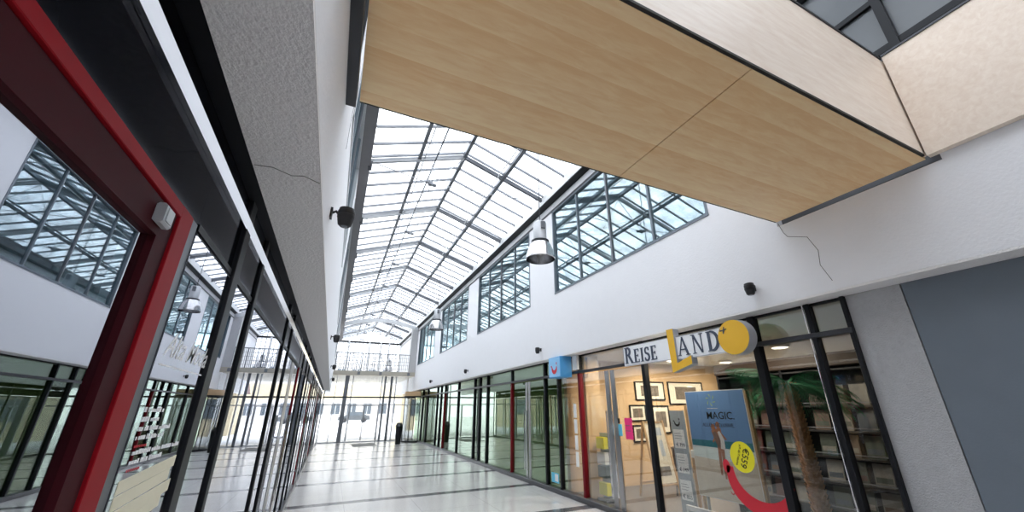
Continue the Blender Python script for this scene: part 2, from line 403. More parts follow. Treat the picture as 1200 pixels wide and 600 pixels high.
# ------------------------------------------------------------------ glazed roof (ceiling)
roof = struct_empty('ceiling', (XRID, 10, RIDGE))
def zl(x): return EAVE + (RIDGE-EAVE)*(x-0)/(XRID-0)
def zr(x): return RIDGE - (RIDGE-EAVE-.02)*(x-XRID)/(4.0-XRID)
YF = YE + 6.9
gt = .012
MB().add([(0, Y0, zl(0)+.06), (XRID, Y0, RIDGE+.06), (XRID, YF, RIDGE+.06), (0, YF, zl(0)+.06)] + [(0, Y0, zl(0)+.06+gt), (XRID, Y0, RIDGE+.06+gt), (XRID, YF, RIDGE+.06+gt), (0, YF, zl(0)+.06+gt)],
         [(0,3,2,1),(4,5,6,7),(0,1,5,4),(1,2,6,5),(2,3,7,6),(3,0,4,7)]).build('roof_glass', M['gl_roof'], roof)
MB().add([(XRID, Y0, RIDGE+.06), (4.0, Y0, zr(4)+.06), (4.0, YF, zr(4)+.06), (XRID, YF, RIDGE+.06)] + [(XRID, Y0, RIDGE+.06+gt), (4.0, Y0, zr(4)+.06+gt), (4.0, YF, zr(4)+.06+gt), (XRID, YF, RIDGE+.06+gt)],
         [(0,3,2,1),(4,5,6,7),(0,1,5,4),(1,2,6,5),(2,3,7,6),(3,0,4,7)]).build('roof_glass', M['gl_roof'], roof)
TR = [7.4 + 2.75*k for k in range(-4, 9)]
bars = MB()
y = 7.4 - .55*21
while y < YF:
    if all(abs(y-t) > .05 for t in TR):
        bars.beam((0, y, zl(0)+.03), (XRID, y, RIDGE+.03), .032, .05)
        bars.beam((XRID, y, RIDGE+.03), (4.0, y, zr(4)+.03), .032, .05)
    else:
        for dy in (-.10,):
            bars.beam((0, y+dy, zl(0)+.03), (XRID, y+dy, RIDGE+.03), .032, .05)
            bars.beam((XRID, y+dy, RIDGE+.03), (4.0, y+dy, zr(4)+.03), .032, .05)
    y += .55
bars.build('glazing_bars', M['grey'], roof)
for t in TR:
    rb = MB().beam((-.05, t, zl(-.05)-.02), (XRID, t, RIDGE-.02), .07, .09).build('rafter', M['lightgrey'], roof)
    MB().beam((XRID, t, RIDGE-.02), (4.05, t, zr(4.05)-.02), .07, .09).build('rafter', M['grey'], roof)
    # tie rods and clamps below every second rafter
    mb = MB().tube([(0.02, t, zl(0)-.03), (1.25, t, 6.22)], .011, 6).tube([(1.25, t, 6.22), (2.9, t, 6.30)], .009, 6).tube([(2.9, t, 6.30), (3.98, t, EAVE-.02)], .011, 6)
    mb.tube([(1.25, t, 6.22), (1.25, t, zl(1.25)-.04)], .010, 6).tube([(1.25, t, 6.22), (XRID, t+.02, RIDGE-.06)], .010, 6)
    mb.build('tie_rod', M['lightgrey'], roof)
    cl_ = MB().lathe((1.25, t, 6.17), [(.02, 0), (.045, .01), (.045, .06), (.02, .09)], 10)
    cl_.beam((1.14, t-.04, 6.24), (1.38, t+.06, 6.22), .06, .05)
    cl_.build('rod_clamp', M['grey'], roof)
MB().beam((XRID, Y0, RIDGE), (XRID, YF, RIDGE), .075, .11).build('ridge_beam', M['grey'], roof)
MB().beam((.96, Y0, zl(.96)-.005), (.96, YF, zl(.96)-.005), .07, .07).build('purlin', M['grey'], roof)
MB().beam((1.07, Y0, zl(1.07)), (1.07, YF, zl(1.07)), .018, .05).build('purlin', M['lightgrey'], roof)
MB().tube([(1.28, Y0, 6.70), (1.28, YF, 6.70)], .016, 8).build('bracing_tube', M['grey'], roof)
MB().beam((2.95, Y0, zr(2.95)-.02), (2.95, YF, zr(2.95)-.02), .085, .09).build('purlin', M['grey'], roof)
MB().tube([(2.82, Y0, zr(2.82)-.06), (2.82, YF, zr(2.82)-.06)], .013, 8).build('bracing_tube', M['white'], roof)
# diagonal wind bracing crosses in the first bays
for a, b_ in ((TR[4], TR[5]), (TR[6], TR[7]), (TR[8], TR[9])):
    MB().tube([(.99, a, zl(1)-.06), (1.95, b_, RIDGE-.07)], .007, 5).build('bracing_cable', M['lightgrey'], roof)
    MB().tube([(1.95, a, RIDGE-.07), (.99, b_, zl(1)-.06)], .007, 5).build('bracing_cable', M['lightgrey'], roof)
    MB().tube([(1.3, a, 6.24), (4.0, b_, 6.5)], .006, 5).build('bracing_cable', M['lightgrey'], roof)
# eaves: dark gutter beam on the left, black and white bands on the right
struct(ntrim(), MB().box(-.20, .0, Y0, YF, 6.27, 6.52), M['eave'])
struct(ntrim(), MB().box(-.215, -.2001, Y0, YF, 6.05, 6.27), M['lightgrey'])
e1 = MB().box(4.0, 4.30, Y0, YF, 6.275, 6.30); struct(ntrim(), e1, M['dark'])
struct(ntrim(), MB().box(3.995, 4.30, Y0, YF, 6.30, 6.53), M['white'])
struct(ntrim(), MB().box(4.155, 4.1699, Y0, YF, 6.055, 6.10), M['darkgrey'])
for t in TR:   # rafter shoes on the left gutter
    sh = MB().box(-.04, .035, t-.07, t+.07, 6.25, 6.40); sh.build('rafter_shoe', M['darkgrey'], roof)

# curved bow beam near the far gable
bow = MB()
pts = [(0.0+3.98*k/16, 23.3, 6.06 + .36*math.sin(PI*k/16)) for k in range(17)]
for a, b_ in zip(pts, pts[1:]): bow.beam(a, b_, .14, .20)
bow.build('bow_beam', M['lightgrey'], roof)

# ------------------------------------------------------------------ footbridge
br = thing('footbridge', 'plywood clad footbridge crossing overhead between the two white walls', 'footbridge', (2, 1.6, 3.5))
MB().box(-.125, 1.992, .985, 2.245, 3.50, 3.54).build('underside_panel', M['ply'], br)
MB().box(2.0, 4.165, .985, 2.245, 3.50, 3.54).build('underside_panel', M['ply'], br)
MB().box(-.12, 4.165, 1.0, 2.23, 3.541, 3.60).build('deck', M['groove'], br)
MB().box(-.125, 4.165, .97, 1.02, 3.525, 4.56).build('side_panel', M['plyside'], br)
MB().box(-.125, 4.165, 2.21, 2.26, 3.525, 4.56).build('side_panel', M['plyside'], br)
MB().box(-.125, 4.10, .965, .984, 3.503, 3.523).build('edge_strip', M['groove'], br)
MB().box(-.125, 4.165, 2.246, 2.262, 3.503, 3.523).build('edge_strip', M['groove'], br)
MB().box(-.125, 4.10, .96, 1.03, 4.56, 4.58).build('cap_rail', M['darkgrey'], br)
MB().box(-.125, 4.165, 2.2, 2.27, 4.56, 4.58).build('cap_rail', M['darkgrey'], br)
# dark steel landing frame on the left wall
d = struct_empty(ndoor(), (WL, 1.6, 3.45))
MB().box(WL-.03, WL+.05, .9, .97, 3.45, 6.0).box(WL-.3, WL+.03, 2.18, 2.25, 3.45, 6.0).box(WL-.03, WL+.05, .9, 2.25, 5.95, 6.02).box(WL-.3, WL+.06, .9, 2.22, 3.42, 3.498).build('door_frame', M['darkgrey'], d)
MB().box(WL-.25, WL-.22, .95, 2.2, 3.5, 5.97).build('door_leaf', M['dark'], d)
d = struct_empty(ndoor(), (WR, 1.6, 3.45))
MB().box(WR+.1, WR+.15, .9, 2.25, 3.5, 4.6).build('door_leaf', M['grey'], d)

# ------------------------------------------------------------------ shopfronts
def spill(x, side): return x
def shopfront(side, posts, glass_fn, ztr, proud):
    """posts: list of (y, kind, width). side -1 left, +1 right. glass plane X; posts stand proud towards the arcade"""
    X = XL if side < 0 else XR
    def bx(a, b): return tuple(sorted((X - side*a, X - side*b)))     # a,b measured towards the arcade
    for i, (y, kind, w) in enumerate(posts):
        y1 = posts[i+1][0]-posts[i+1][2]/2+.02 if i+1 < len(posts) else YE
        is_door = kind in ('D',) or kind == 'RD'
        r = struct_empty(ndoor() if is_door else nwin(), (X, y, 0))
        m = M['red'] if 'R' in kind else M['dark']
        x0, x1 = bx(-.03, proud)
        zt = ztr if 'R' in kind else ZS-.025
        MB().bbox(x0, x1, y-w/2, y+w/2, .0, zt, .004).build('post', m, r)
        if 'R' in kind:
            MB().bbox(*bx(-.03, proud-.01), y-w/2, y+w/2, ztr+.045, ZS-.025, .004).build('post', M['dark'], r)
        g = glass_fn(y); gu = M['glossblack'] if side < 0 else g
        gx = bx(-.006, .006)
        ya, yb = y+w/2, y1-.02
        MB().box(gx[0], gx[1], ya, yb, ztr+.03, ZS-.025).build('upper_glass', gu, r)
        if kind == 'RD' or kind == 'D':
            # glass door leaves hung on steel stiles with tall pull handles
            mid = (ya+yb)/2
            for (a, c, hs) in ((ya+.015, mid-.01, 1), (mid+.01, yb-.015, -1)):
                lf = MB().box(gx[0], gx[1], a, c, .03, ztr-.03).build('door_leaf', g, r)
                hy = c-.07 if hs > 0 else a+.07
                MB().bbox(*bx(-.015, .012), hy-.055, hy+.055, .03, ztr-.03, .003).build('stile', M['steel'], lf)
                h = MB().tube([(X-side*.075, hy, .25), (X-side*.075, hy, 1.55)], .013, 10)
                for hz in (.45, 1.30): h.tube([(X-side*.0, hy, hz), (X-side*.075, hy, hz)], .008, 8)
                h.build('door_handle', M['chrome'], lf)
        else:
            MB().box(gx[0], gx[1], ya, yb, .09, ztr-.01).build('glass_pane', g, r)
    return

LEFTP = [(-4.5, 'P', .06), (-3.2, 'P', .06), (-1.6, 'P', .06)]
# near left door: red frame
d = struct_empty(ndoor(), (XL, .7, 0))
MB().bbox(XL-.03, XL+.004, 1.46, 1.56, 0, 2.222, .002).bbox(XL-.03, XL+.004, -.49, -.39, 0, 2.222, .002).bbox(XL-.03, XL+.004, -.39, 1.46, 2.183, 2.222, .002).build('door_frame', M['redface'], d)
MB().bbox(XL-.03, XL+.002, 1.561, 1.615, 0, 2.222, .002).build('side_stile', M['grey'], d)
lf = MB().box(XL-.034, XL-.022, -.30, 1.37, .09, 2.08).build('door_leaf', M['gl_left'], d)
MB().box(XL-.034, XL-.004, 1.37, 1.455, .02, 2.178).box(XL-.034, XL-.004, -.385, -.30, .02, 2.178).box(XL-.034, XL-.004, -.30, 1.37, 2.08, 2.178).box(XL-.034, XL-.004, -.30, 1.37, .02, .09).build('leaf_frame', M['redleaf'], lf)
MB().tube([(XL+.06, -.25, .3), (XL+.06, -.25, 1.5)], .013, 8).build('door_handle', M['chrome'], lf)
dc = MB().bbox(XL-.003, XL+.022, 1.31, 1.37, 2.10, 2.16, .006).box(XL+.0221, XL+.025, 1.32, 1.36, 2.11, 2.15)
dc.build('door_closer', M['lightgrey'], d)
MB().box(XL-.006, XL+.0, -.45, 1.62, 2.224, ZS-.025).build('upper_glass', M['glossblack'], d)
d2 = struct_empty(nwin(), (XL, -2.5, 0)); MB().box(XL-.006, XL+.006, Y0, -.46, .09, ZS-.025).build('glass_pane', M['gl_left'], d2)
MB().bbox(XL-.03, XL+.04, -.52, -.46, 0, ZS-.025, .004).build('post', M['dark'], d2)
shopfront(-1, [(2.195, 'Q', .10), (2.725, 'P', .065), (4.45, 'P', .065), (4.98, 'D', .05), (6.72, 'R', .06), (7.35, 'P', .05), (8.35, 'P', .06),
               (9.15, 'D', .05), (10.9, 'R', .06), (11.6, 'P', .05), (12.5, 'P', .06), (13.9, 'P', .06), (15.2, 'D', .05), (17.0, 'R', .06), (18.0, 'P', .06), (19.4, 'P', .06), (21.0, 'P', .06), (22.6, 'P', .06)],
          lambda y: M['gl_left'], 2.20, .02)
r = struct_empty(nwin(), (XL, 1.88, 0))
MB().box(XL-.006, XL+.006, 1.616, 2.144, .09, 2.187).build('glass_pane', M['gl_left'], r)
MB().box(XL-.006, XL+.0, 1.621, 2.144, 2.231, ZS-.025).build('upper_glass', M['glossblack'], r)
# thin head joint and the polished rail in front of the posts
struct(ntrim(), MB().box(XL-.02, XL+.0065, 1.62, YE, 2.188, 2.194).box(XL-.02, XL+.0065, 1.62, YE, 2.204, 2.230), M['dark'])
struct(ntrim(), MB().add([(XL+.018, y, 2.445) for y in (Y0, YE)] + [(XL+.034, y, 2.482) for y in (Y0, YE)] + [(XL+.001, y, 2.482) for y in (Y0, YE)] + [(XL+.001, y, 2.445) for y in (Y0, YE)], [(0,1,3,2),(2,3,5,4),(4,5,7,6),(6,7,1,0),(0,2,4,6),(1,7,5,3)]), M['chrome'])
struct('baseboard_left', MB().bbox(XL-.05, XL+.05, 1.55, YE, .0, .085, .004), M['kerb'])

def rg(y): return M['gl_right'] if y < 7.6 else M['gl_green']
shopfront(1, [(2.31, 'P', .05), (2.955, 'P', .085), (4.89, 'D', .075), (6.77, 'R', .075), (7.62, 'P', .06), (8.24, 'D', .06), (10.17, 'R', .065), (12.1, 'P', .06), (12.85, 'P', .06), (13.4, 'P', .06),
              (15.4, 'P', .06), (17.5, 'R', .06), (18.2, 'P', .06), (18.9, 'P', .06), (21.0, 'P', .06), (22.2, 'P', .06)], rg, 2.26, .055)
r = struct_empty(nwin(), (XR, 2.1, 0))
MB().box(XR-.006, XR+.006, 1.99, 2.285, .09, 2.25).box(XR-.006, XR+.006, 1.99, 2.285, 2.3, ZS-.025).build('glass_pane', M['gl_right'], r)
MB().bbox(XR-.06, XR+.03, 1.955, 1.992, 0, ZS-.025, .004).build('post', M['dark'], r)
MB().tube([(XR-.055, 2.345, .1), (XR-.055, 2.345, ZS-.03)], .008, 8).build('edge_strip', M['chrome'], r)
struct(ntrim(), MB().bbox(XR-.07, XR+.02, 1.96, YE, 2.25, 2.30, .006), M['darkgrey'])
struct(ntrim(), MB().bbox(XR-.03, XR+.02, 2.0, YE, ZS-.05, ZS-.024, .004), M['dark'])
struct('baseboard_right', MB().bbox(XR-.10, XR+.05, 1.96, YE, .0, .085, .006), M['kerb'])
# cylinder locks on the floor rail
# grey rendered pier and blue grey panel, right foreground
struct('wall_pier', MB().box(XR-.02, XR+.4, 1.522, 1.954, 0, ZS-.023).box(XR-.028, XR-.02, 1.522, 1.84, 0, ZS-.023), M['concrete'])
struct('wall_panel', MB().box(XR-.03, XR+.3, -.6, 1.512, 0, ZS-.023).box(XR-.03, XR+.3, Y0, -.61, 0, ZS-.023), M['bluegrey'])

# ------------------------------------------------------------------ shop interiors
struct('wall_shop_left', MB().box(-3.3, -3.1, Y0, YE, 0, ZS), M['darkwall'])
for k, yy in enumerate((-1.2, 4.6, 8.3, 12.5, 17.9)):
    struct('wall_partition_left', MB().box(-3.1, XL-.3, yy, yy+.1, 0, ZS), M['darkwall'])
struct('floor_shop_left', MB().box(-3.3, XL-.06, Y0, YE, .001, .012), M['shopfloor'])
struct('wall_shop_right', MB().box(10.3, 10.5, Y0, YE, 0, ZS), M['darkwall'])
struct('wall_partition_beige', MB().box(4.62, 10.3, 7.62, 7.74, 0, ZS), M['beige'])
struct('wall_side_dark', MB().box(4.85, 10.3, 1.2, 1.3, 0, ZS), M['darkwall'])
for k, (yy, mm) in enumerate(((12.6, 'greenwall'), (17.9, 'midwall'), (24.1, 'cream'))):
    struct('wall_partition_right', MB().box(4.62, 10.3, yy, yy+.1, 0, ZS), M[mm])
struct('floor_shop', MB().box(4.55, 10.3, 1.3, 7.62, .001, .012), M['shopfloor'])
# beige upright panels beside the shop entrance
cb = MB().bbox(4.60, 4.95, 6.86, 7.14, .012, ZS-.002, .006)
struct('wall_column', cb, M['beige'])

def ceil_light(x, y, label, w=1.0, energy=20, col=(1, .88, .72)):
    t = thing('ceiling_light', label, 'ceiling light', (x, y, ZS), 'shop ceiling lights' )
    MB().lathe((x, y, ZS-.035), [(.15, .034), (.16, .0), (.135, -.004)], 20).build('rim', M['white'], t)
    MB().lathe((x, y, ZS-.045), [(.13, .004), (.12, -.004), (.0001, -.006)], 20, False).build('diffuser', M['lampglow'], t)
    L = bpy.data.lights.new('shop_light', 'AREA'); L.shape = 'DISK'; L.size = .3; L.energy = energy; L.color = col
    lo = bpy.data.objects.new('shop_light', L); COL.objects.link(lo); lo.location = (x, y, ZS-.07)
for (x, y, lb) in ((4.72, 4.4, 'round ceiling light added close to the glass to brighten the poster, before the grey stele'), (5.3, 3.9, 'round ceiling light above the beach poster'), (5.4, 6.1, 'round ceiling light above the wooden A-board'), (6.9, 6.7, 'round ceiling light in front of the framed photographs, left of two'),  # lamp close to the glass is added to brighten poster and palm
                   (8.4, 6.5, 'round ceiling light in front of the framed photographs, right of two'), (7.2, 4.4, 'round ceiling light at the middle of the travel shop')):
    ceil_light(x, y, lb, energy=(12 if y > 6 else 6 if x > 4.9 else 4))
for (x, y, lb, e, c) in ((6.5, 10.2, 'ceiling light in the green lit shop', 12, (.8, 1, .7)), (6.5, 15, 'ceiling light in the shop left of the green one', 9, (1, .95, .85)), (6.2, 20.5, 'ceiling light in the farthest right shop', 12, (1, .85, .7))):
    ceil_light(x, y, lb, energy=e, col=c)

# ------------------------------------------------------------------ far end: gallery and glazed entrance
fr = struct_empty('wall_far', (2, 31.2, 3.6))
MB().box(-.2, 4.17, 31.22, 31.24, 3.4, 7.2).build('glass_pane', M['gl_end'], fr)
gm = MB()
for k in range(17):
    x = -.15 + 4.3*k/16
    gm.box(x-.018, x+.018, 31.1, 31.2, 3.62, (min(zl(x), zr(x)) if 0 < x < 4 else 6.4)+.05)
for k in range(15):
    z = 3.7 + .25*k
    gm.box(-.2, 4.17, 31.12, 31.19, z-.012, z+.012)
gm.build('glazing_grid', M['lightgrey'], fr)
gm = MB()
for x in (.5, 1.9, 2.7, 3.3): gm.box(x-.05, x+.05, 30.9, 31.08, 3.62, 6.3)
gm.beam((.4, 30.8, 6.2), (1.9, 30.8, 3.7), .05, .05).beam((2.2, 30.8, 6.2), (3.6, 30.8, 4.0), .05, .05)
gm.build('facade_column', M['lightgrey'], fr)
MB().box(-.2, 4.17, 30.95, 31.08, 6.22, 6.34).build('tie_beam', M['dark'], fr)
# entrance screen below the gallery
es = struct_empty(nwin(), (1.9, YE, 0))
for x, w, m in ((-.45, .05, 'lightgrey'), (.06, .03, 'lightgrey'), (.58, .20, 'grey'), (.88, .05, 'lightgrey'), (2.42, .05, 'lightgrey'), (2.60, .10, 'grey'), (2.95, .12, 'grey'), (3.2, .06, 'lightgrey'), (3.86, .08, 'white')):
    MB().bbox(x-w/2, x+w/2, YE-.04, YE+.04, 0, 3.40, .004).build('mullion', M[m], es)
MB().bbox(-.5, 4.4, YE-.05, YE+.05, 2.22, 2.30, .004).build('transom', M['darkgrey'], es)
MB().bbox(-.5, 4.4, YE-.03, YE+.03, 1.84, 1.89, .004).build('transom', M['lightgrey'], es)
MB().bbox(-.5, 4.4, YE-.03, YE+.03, .0, .05, .004).build('bottom_rail', M['lightgrey'], es)
MB().box(-.5, .86, YE-.006, YE+.006, .05, 3.4).box(2.44, 4.4, YE-.006, YE+.006, .05, 3.4).box(.9, 2.4, YE-.006, YE+.006, 1.9, 3.4).build('glass_pane', M['gl_end'], es)
ed = struct_empty(ndoor(), (1.65, YE, 0))
for a, c in ((.91, 1.645), (1.655, 2.39)):
    l_ = MB().box(a, c, YE-.006, YE+.006, .06, 1.83).build('door_leaf', M['gl_end'], ed)
    MB().box(a, a+.03, YE-.02, YE+.02, .06, 1.83).box(c-.03, c, YE-.02, YE+.02, .06, 1.83).box(a, c, YE-.02, YE+.02, 1.80, 1.83).build('leaf_frame', M['grey'], l_)
    MB().tube([(a+.35 if a < 1 else a+.1, YE-.06, 1.0), (a+.6 if a < 1 else a+.35, YE-.06, 1.0)], .012, 6).build('door_handle', M['chrome'], l_)
# gallery
gl = thing('gallery_walkway', 'cream edged gallery walkway with barred railing across the far end', 'gallery', (2, 24.2, 3.4))
MB().box(-.19, 4.16, 23.985, 31.0, 3.42, 3.62).build('slab', M['cream'], gl)
MB().box(-.19, 4.16, 23.94, 23.98, 3.40, 3.64).build('fascia', M['gallerycream'], gl)
for x in (1.1, 2.25, 3.8): MB().box(x-.07, x+.07, 23.92, 23.94, 3.44, 3.60).build('fascia_plate', M['grey'], gl)
MB().tube([(-.19, 24.0, 4.62), (4.16, 24.0, 4.62)], .025, 8).build('handrail', M['grey'], gl)
for k in range(52):
    x = -.15 + 4.28*k/51
    MB().tube([(x, 24.0, 3.62), (x, 24.0, 4.62)], .012 if k % 8 else .028, 5).build('baluster', M['grey'], gl)
for z in (3.8, 4.0, 4.2, 4.4): MB().tube([(-.19, 24.0, z), (4.16, 24.0, z)], .007, 5).build('rail_wire', M['grey'], gl)
struct('wall_column_far', MB().box(3.80, 4.165, 23.96, 24.3, 3.64, 6.25), M['concrete'])
# curved glass porch on the right, brown canopy ring
po = thing('entrance_porch', 'curved glass porch with brown canopy at the right of the far entrance', 'porch', (4.44, 22.95, 0))
def arc(r, a0=95, a1=265, n=18): return [(XR-.08 + r*math.cos(math.radians(a0+(a1-a0)*k/n)), 23.0 + r*math.sin(math.radians(a0+(a1-a0)*k/n))) for k in range(n+1)]
def ring(mb, ro, ri, z0, z1):
    A = arc(ro); B = arc(ri); n = len(A)
    vs = [(x, y, z) for z in (z0, z1) for x, y in A] + [(x, y, z) for z in (z0, z1) for x, y in B]
    fs = []
    for i in range(n-1):
        fs += [(i, i+1, n+i+1, n+i), (2*n+i, 3*n+i, 3*n+i+1, 2*n+i+1), (n+i, n+i+1, 3*n+i+1, 3*n+i), (i, 2*n+i, 2*n+i+1, i+1)]
    fs += [(0, n, 3*n, 2*n), (n-1, 3*n-1, 4*n-1, 2*n-1)]
    return mb.add(vs, fs)
ring(MB(), .80, .02, 2.28, 2.52).build('canopy', M['wood'], po)
ring(MB(), .82, .70, 2.22, 2.28).build('canopy_band', M['dark'], po)
ring(MB(), .80, .02, .005, .07).build('base', M['dark'], po)
ring(MB(), .76, .75, .07, 2.22).build('curved_glass', M['gl_right'], po)
for k in (0, 4, 9, 14, 18):
    x, y = arc(.76)[k]; MB().tube([(x, y, .07), (x, y, 2.22)], .02, 8).build('post', M['darkgrey'], po)
# litter bin
bn = thing('litter_bin', 'tall dark tapered litter bin beside the far entrance', 'bin', (3.22, 21.6, 0))
MB().lathe((3.22, 21.6, 0), [(.12, .0), (.125, .02), (.165, .80), (.165, .82)], 20).build('body', M['dark'], bn, True)
MB().lathe((3.22, 21.6, .82), [(.175, .0), (.18, .02), (.13, .10), (.12, .16), (.0001, .18)], 20).build('lid', M['darkgrey'], bn, True)
# entrance mat
mt = MB().add([(1.18, 21.2, .001), (2.25, 21.45, .001), (2.2, 23.2, .001), (1.15, 22.9, .001), (1.18, 21.2, .014), (2.25, 21.45, .014), (2.2, 23.2, .014), (1.15, 22.9, .014)], [(0,3,2,1),(4,5,6,7),(0,1,5,4),(1,2,6,5),(2,3,7,6),(3,0,4,7)])
tag(mt.build('entrance_mat', M['rubber']), 'grey entrance mat lying on the pale floor by the far doors', 'mat')

# ------------------------------------------------------------------ outside the doors
b1 = thing('street_building', 'yellow plastered building outside beyond the glazed entrance', 'building', (4, 70, -.04))
MB().box(-6, 14, 70, 80, -.04, 9).build('wall', M['facadewhite'], b1)
MB().box(-6, 14, 69.9, 70, 3.2, 5.4).build('wall_band', M['facade'], b1)
for k in range(8):
    x = -4.6 + 2.3*k
    for z in (1.0, 6.2):
        w_ = MB().box(x, x+1.2, 69.88, 69.99, z, z+1.6).build('window', M['winglass'], b1)
        MB().box(x-.06, x+1.26, 69.84, 69.87, z-.08, z).box(x+.57, x+.63, 69.85, 69.87, z, z+1.6).build('window_frame', M['white'], w_)
b2 = thing('shed_building', 'yellow brick building outside, right of the far doors', 'building', (7.5, 36, -.04))
MB().box(5.4, 12, 36, 40, -.04, 2.9).build('wall', M['facade'], b2)
MB().add([(5.2, 35.8, 2.9), (12.2, 35.8, 2.9), (12.2, 40.2, 2.9), (5.2, 40.2, 2.9), (5.2, 38, 4.0), (12.2, 38, 4.0)], [(0,1,5,4),(2,3,4,5),(0,4,3),(1,2,5),(0,3,2,1)]).build('roof', M['maroon'], b2)
MB().box(6.2, 7.3, 35.93, 36, 1.1, 2.4).build('window', M['winglass'], b2)
car = thing('car', 'dark car parked outside beyond the glazed entrance', 'car', (3.0, 62, -.04))
prof = [(0, .35), (.05, .75), (.9, .92), (1.5, 1.38), (2.9, 1.40), (3.6, .95), (4.1, .85), (4.15, .35)]
MB().prism(prof, lambda u, v, d: (1.0+u, 62+d, v-.04), 0, 1.7).build('body', M['carpaint'], car)
MB().prism([(1.1, .94), (1.58, 1.33), (2.82, 1.35), (3.35, .97)], lambda u, v, d: (1.0+u, 62+d, v-.04), -.01, 1.71).build('window', M['winglass'], car)
for x in (1.85, 4.4):
    for yy in (62.0, 63.5):
        MB().tube([(x, yy-.02, .28), (x, yy+.2, .28)], .32, 16).build('wheel', M['black'], car)

# ------------------------------------------------------------------ wall spotlights
def spot(x, y, z, side, label):
    """side = direction away from the wall"""
    t = thing('wall_spotlight', label, 'spotlight', (x, y, z), 'black spotlights on the upper walls')
    MB().lathe((0, 0, 0), [(.03, .0), (.035, .012), (.02, .02)], 14)
    pl = MB().box(x, x+side*.014, y-.028, y+.028, z-.02, z+.05).build('wall_plate', M['black'], t)
    MB().tube([(x+side*.01, y, z+.02), (x+side*.035, y-.005, z+.035), (x+side*.055, y-.01, z+.01), (x+side*.06, y-.01, z)], .009, 8).build('bracket', M['black'], t)
    c = (x+side*.10, y-.02, z-.045)
    MB().lathe(c, [(.030, -.03), (.043, -.018), (.050, .015), (.052, .03), (.055, .034), (.055, .05), (.052, .052), (.052, .062), (.055, .064), (.055, .08), (.052, .082), (.05, .10), (.035, .108), (.0001, .11)], 22).build('housing', M['black'], t, True)
    MB().lathe((c[0], c[1], c[2]-.03), [(.026, .001), (.0001, -.004)], 16, False).build('lens', M['grey'], t, True)
    return t
for y, lb in ((2.68, 'black spotlight on the right wall above the yellow disc sign'), (7.94, 'black spotlight on the right wall above the blue square sign'), (13.5, 'third black spotlight from the front on the right wall'), (19.1, 'farthest small black spotlight on the right wall')):
    spot(WR, y, 2.84, -1, lb)
for y, lb in ((2.66, 'large black spotlight on the left wall, nearest one'), (7.94, 'second black spotlight from the front on the left wall'), (13.5, 'third black spotlight from the front on the left wall'), (19.1, 'farthest black spotlight on the left wall')):
    spot(WL, y, 2.84, 1, lb)

# ------------------------------------------------------------------ pendant lamps
def pendant(x, y, zb, label):
    t = thing('pendant_lamp', label, 'pendant lamp', (x, y, zb), 'aluminium bell lamps under the glass roof')
    MB().lathe((x, y, zb), [(.250, 0), (.262, .012), (.258, .03), (.245, .10), (.222, .19), (.185, .275), (.150, .32), (.148, .318), (.18, .268), (.215, .188), (.236, .10), (.247, .03), (.245, .0)], 40, False).build('lamp_shade', M['spun'], t, True)
    MB().lathe((x, y, zb+.32), [(.150, 0), (.158, .01), (.158, .035), (.135, .045)], 32).build('collar', M['darkgrey'], t, True)
    MB().lathe((x, y, zb+.365), [(.118, 0), (.118, .34), (.105, .36), (.0001, .365)], 32).build('gear_housing', M['lightgrey'], t, True)
    bx_ = MB().bbox(x-.04, x+.04, y-.15, y-.112, zb+.56, zb+.69, .004); bx_.build('junction_plate', M['grey'], t)
    MB().lathe((x, y, zb+.72), [(.02, 0), (.035, .02), (.02, .05), (.006, .08)], 12).build('suspension_eye', M['darkgrey'], t, True)
    MB().tube([(x, y, zb+.78), (x, y, zr(x)-.03)], .009, 6).build('cable', M['darkgrey'], t)
    MB().lathe((x, y, zb+.08), [(.03, .22), (.06, .12), (.045, .03), (.0001, .0)], 16, False).build('bulb', M['paper'], t, True)
pendant(2.95, 5.55, 4.04, 'large bell lamp hanging nearest, in front of the right windows')
pendant(2.95, 13.5, 4.22, 'small far bell lamp hanging before the second right window')
pendant(3.05, 27.5, 3.98, 'tiny farthest bell lamp hanging by the far end')

# ------------------------------------------------------------------ serif lettering
def ribbon(pts, ws):
    """closed polygon around a centre line with a half width per point"""
    L, R_ = [], []
    for i, p in enumerate(pts):
        a = pts[max(i-1, 0)]; b = pts[min(i+1, len(pts)-1)]
        dx, dy = b[0]-a[0], b[1]-a[1]; n = math.hypot(dx, dy) or 1; nx, ny = -dy/n, dx/n
        L.append((p[0]+nx*ws[i], p[1]+ny*ws[i])); R_.append((p[0]-nx*ws[i], p[1]-ny*ws[i]))
    return L, R_
def quads(pts, ws):
    L, R_ = ribbon(pts, ws); return [[L[i], L[i+1], R_[i+1], R_[i]] for i in range(len(pts)-1)]
TK, TN = .085, .042
def rect(x0, y0, x1, y1): return [[(x0, y0), (x1, y0), (x1, y1), (x0, y1)]]
def stem_(x): return rect(x-TK, 0, x+TK, 1) + rect(x-.16, 0, x+.16, .045) + rect(x-.16, .955, x+.16, 1)
def ell(cx, cy, rx, ry, a0, a1, n=12, thick=1):
    P = []; W = []
    for k in range(n+1):
        a = math.radians(a0+(a1-a0)*k/n); P.append((cx+rx*math.cos(a), cy+ry*math.sin(a))); W.append(TN+(TK-TN)*abs(math.cos(a)))
    return quads(P, W)
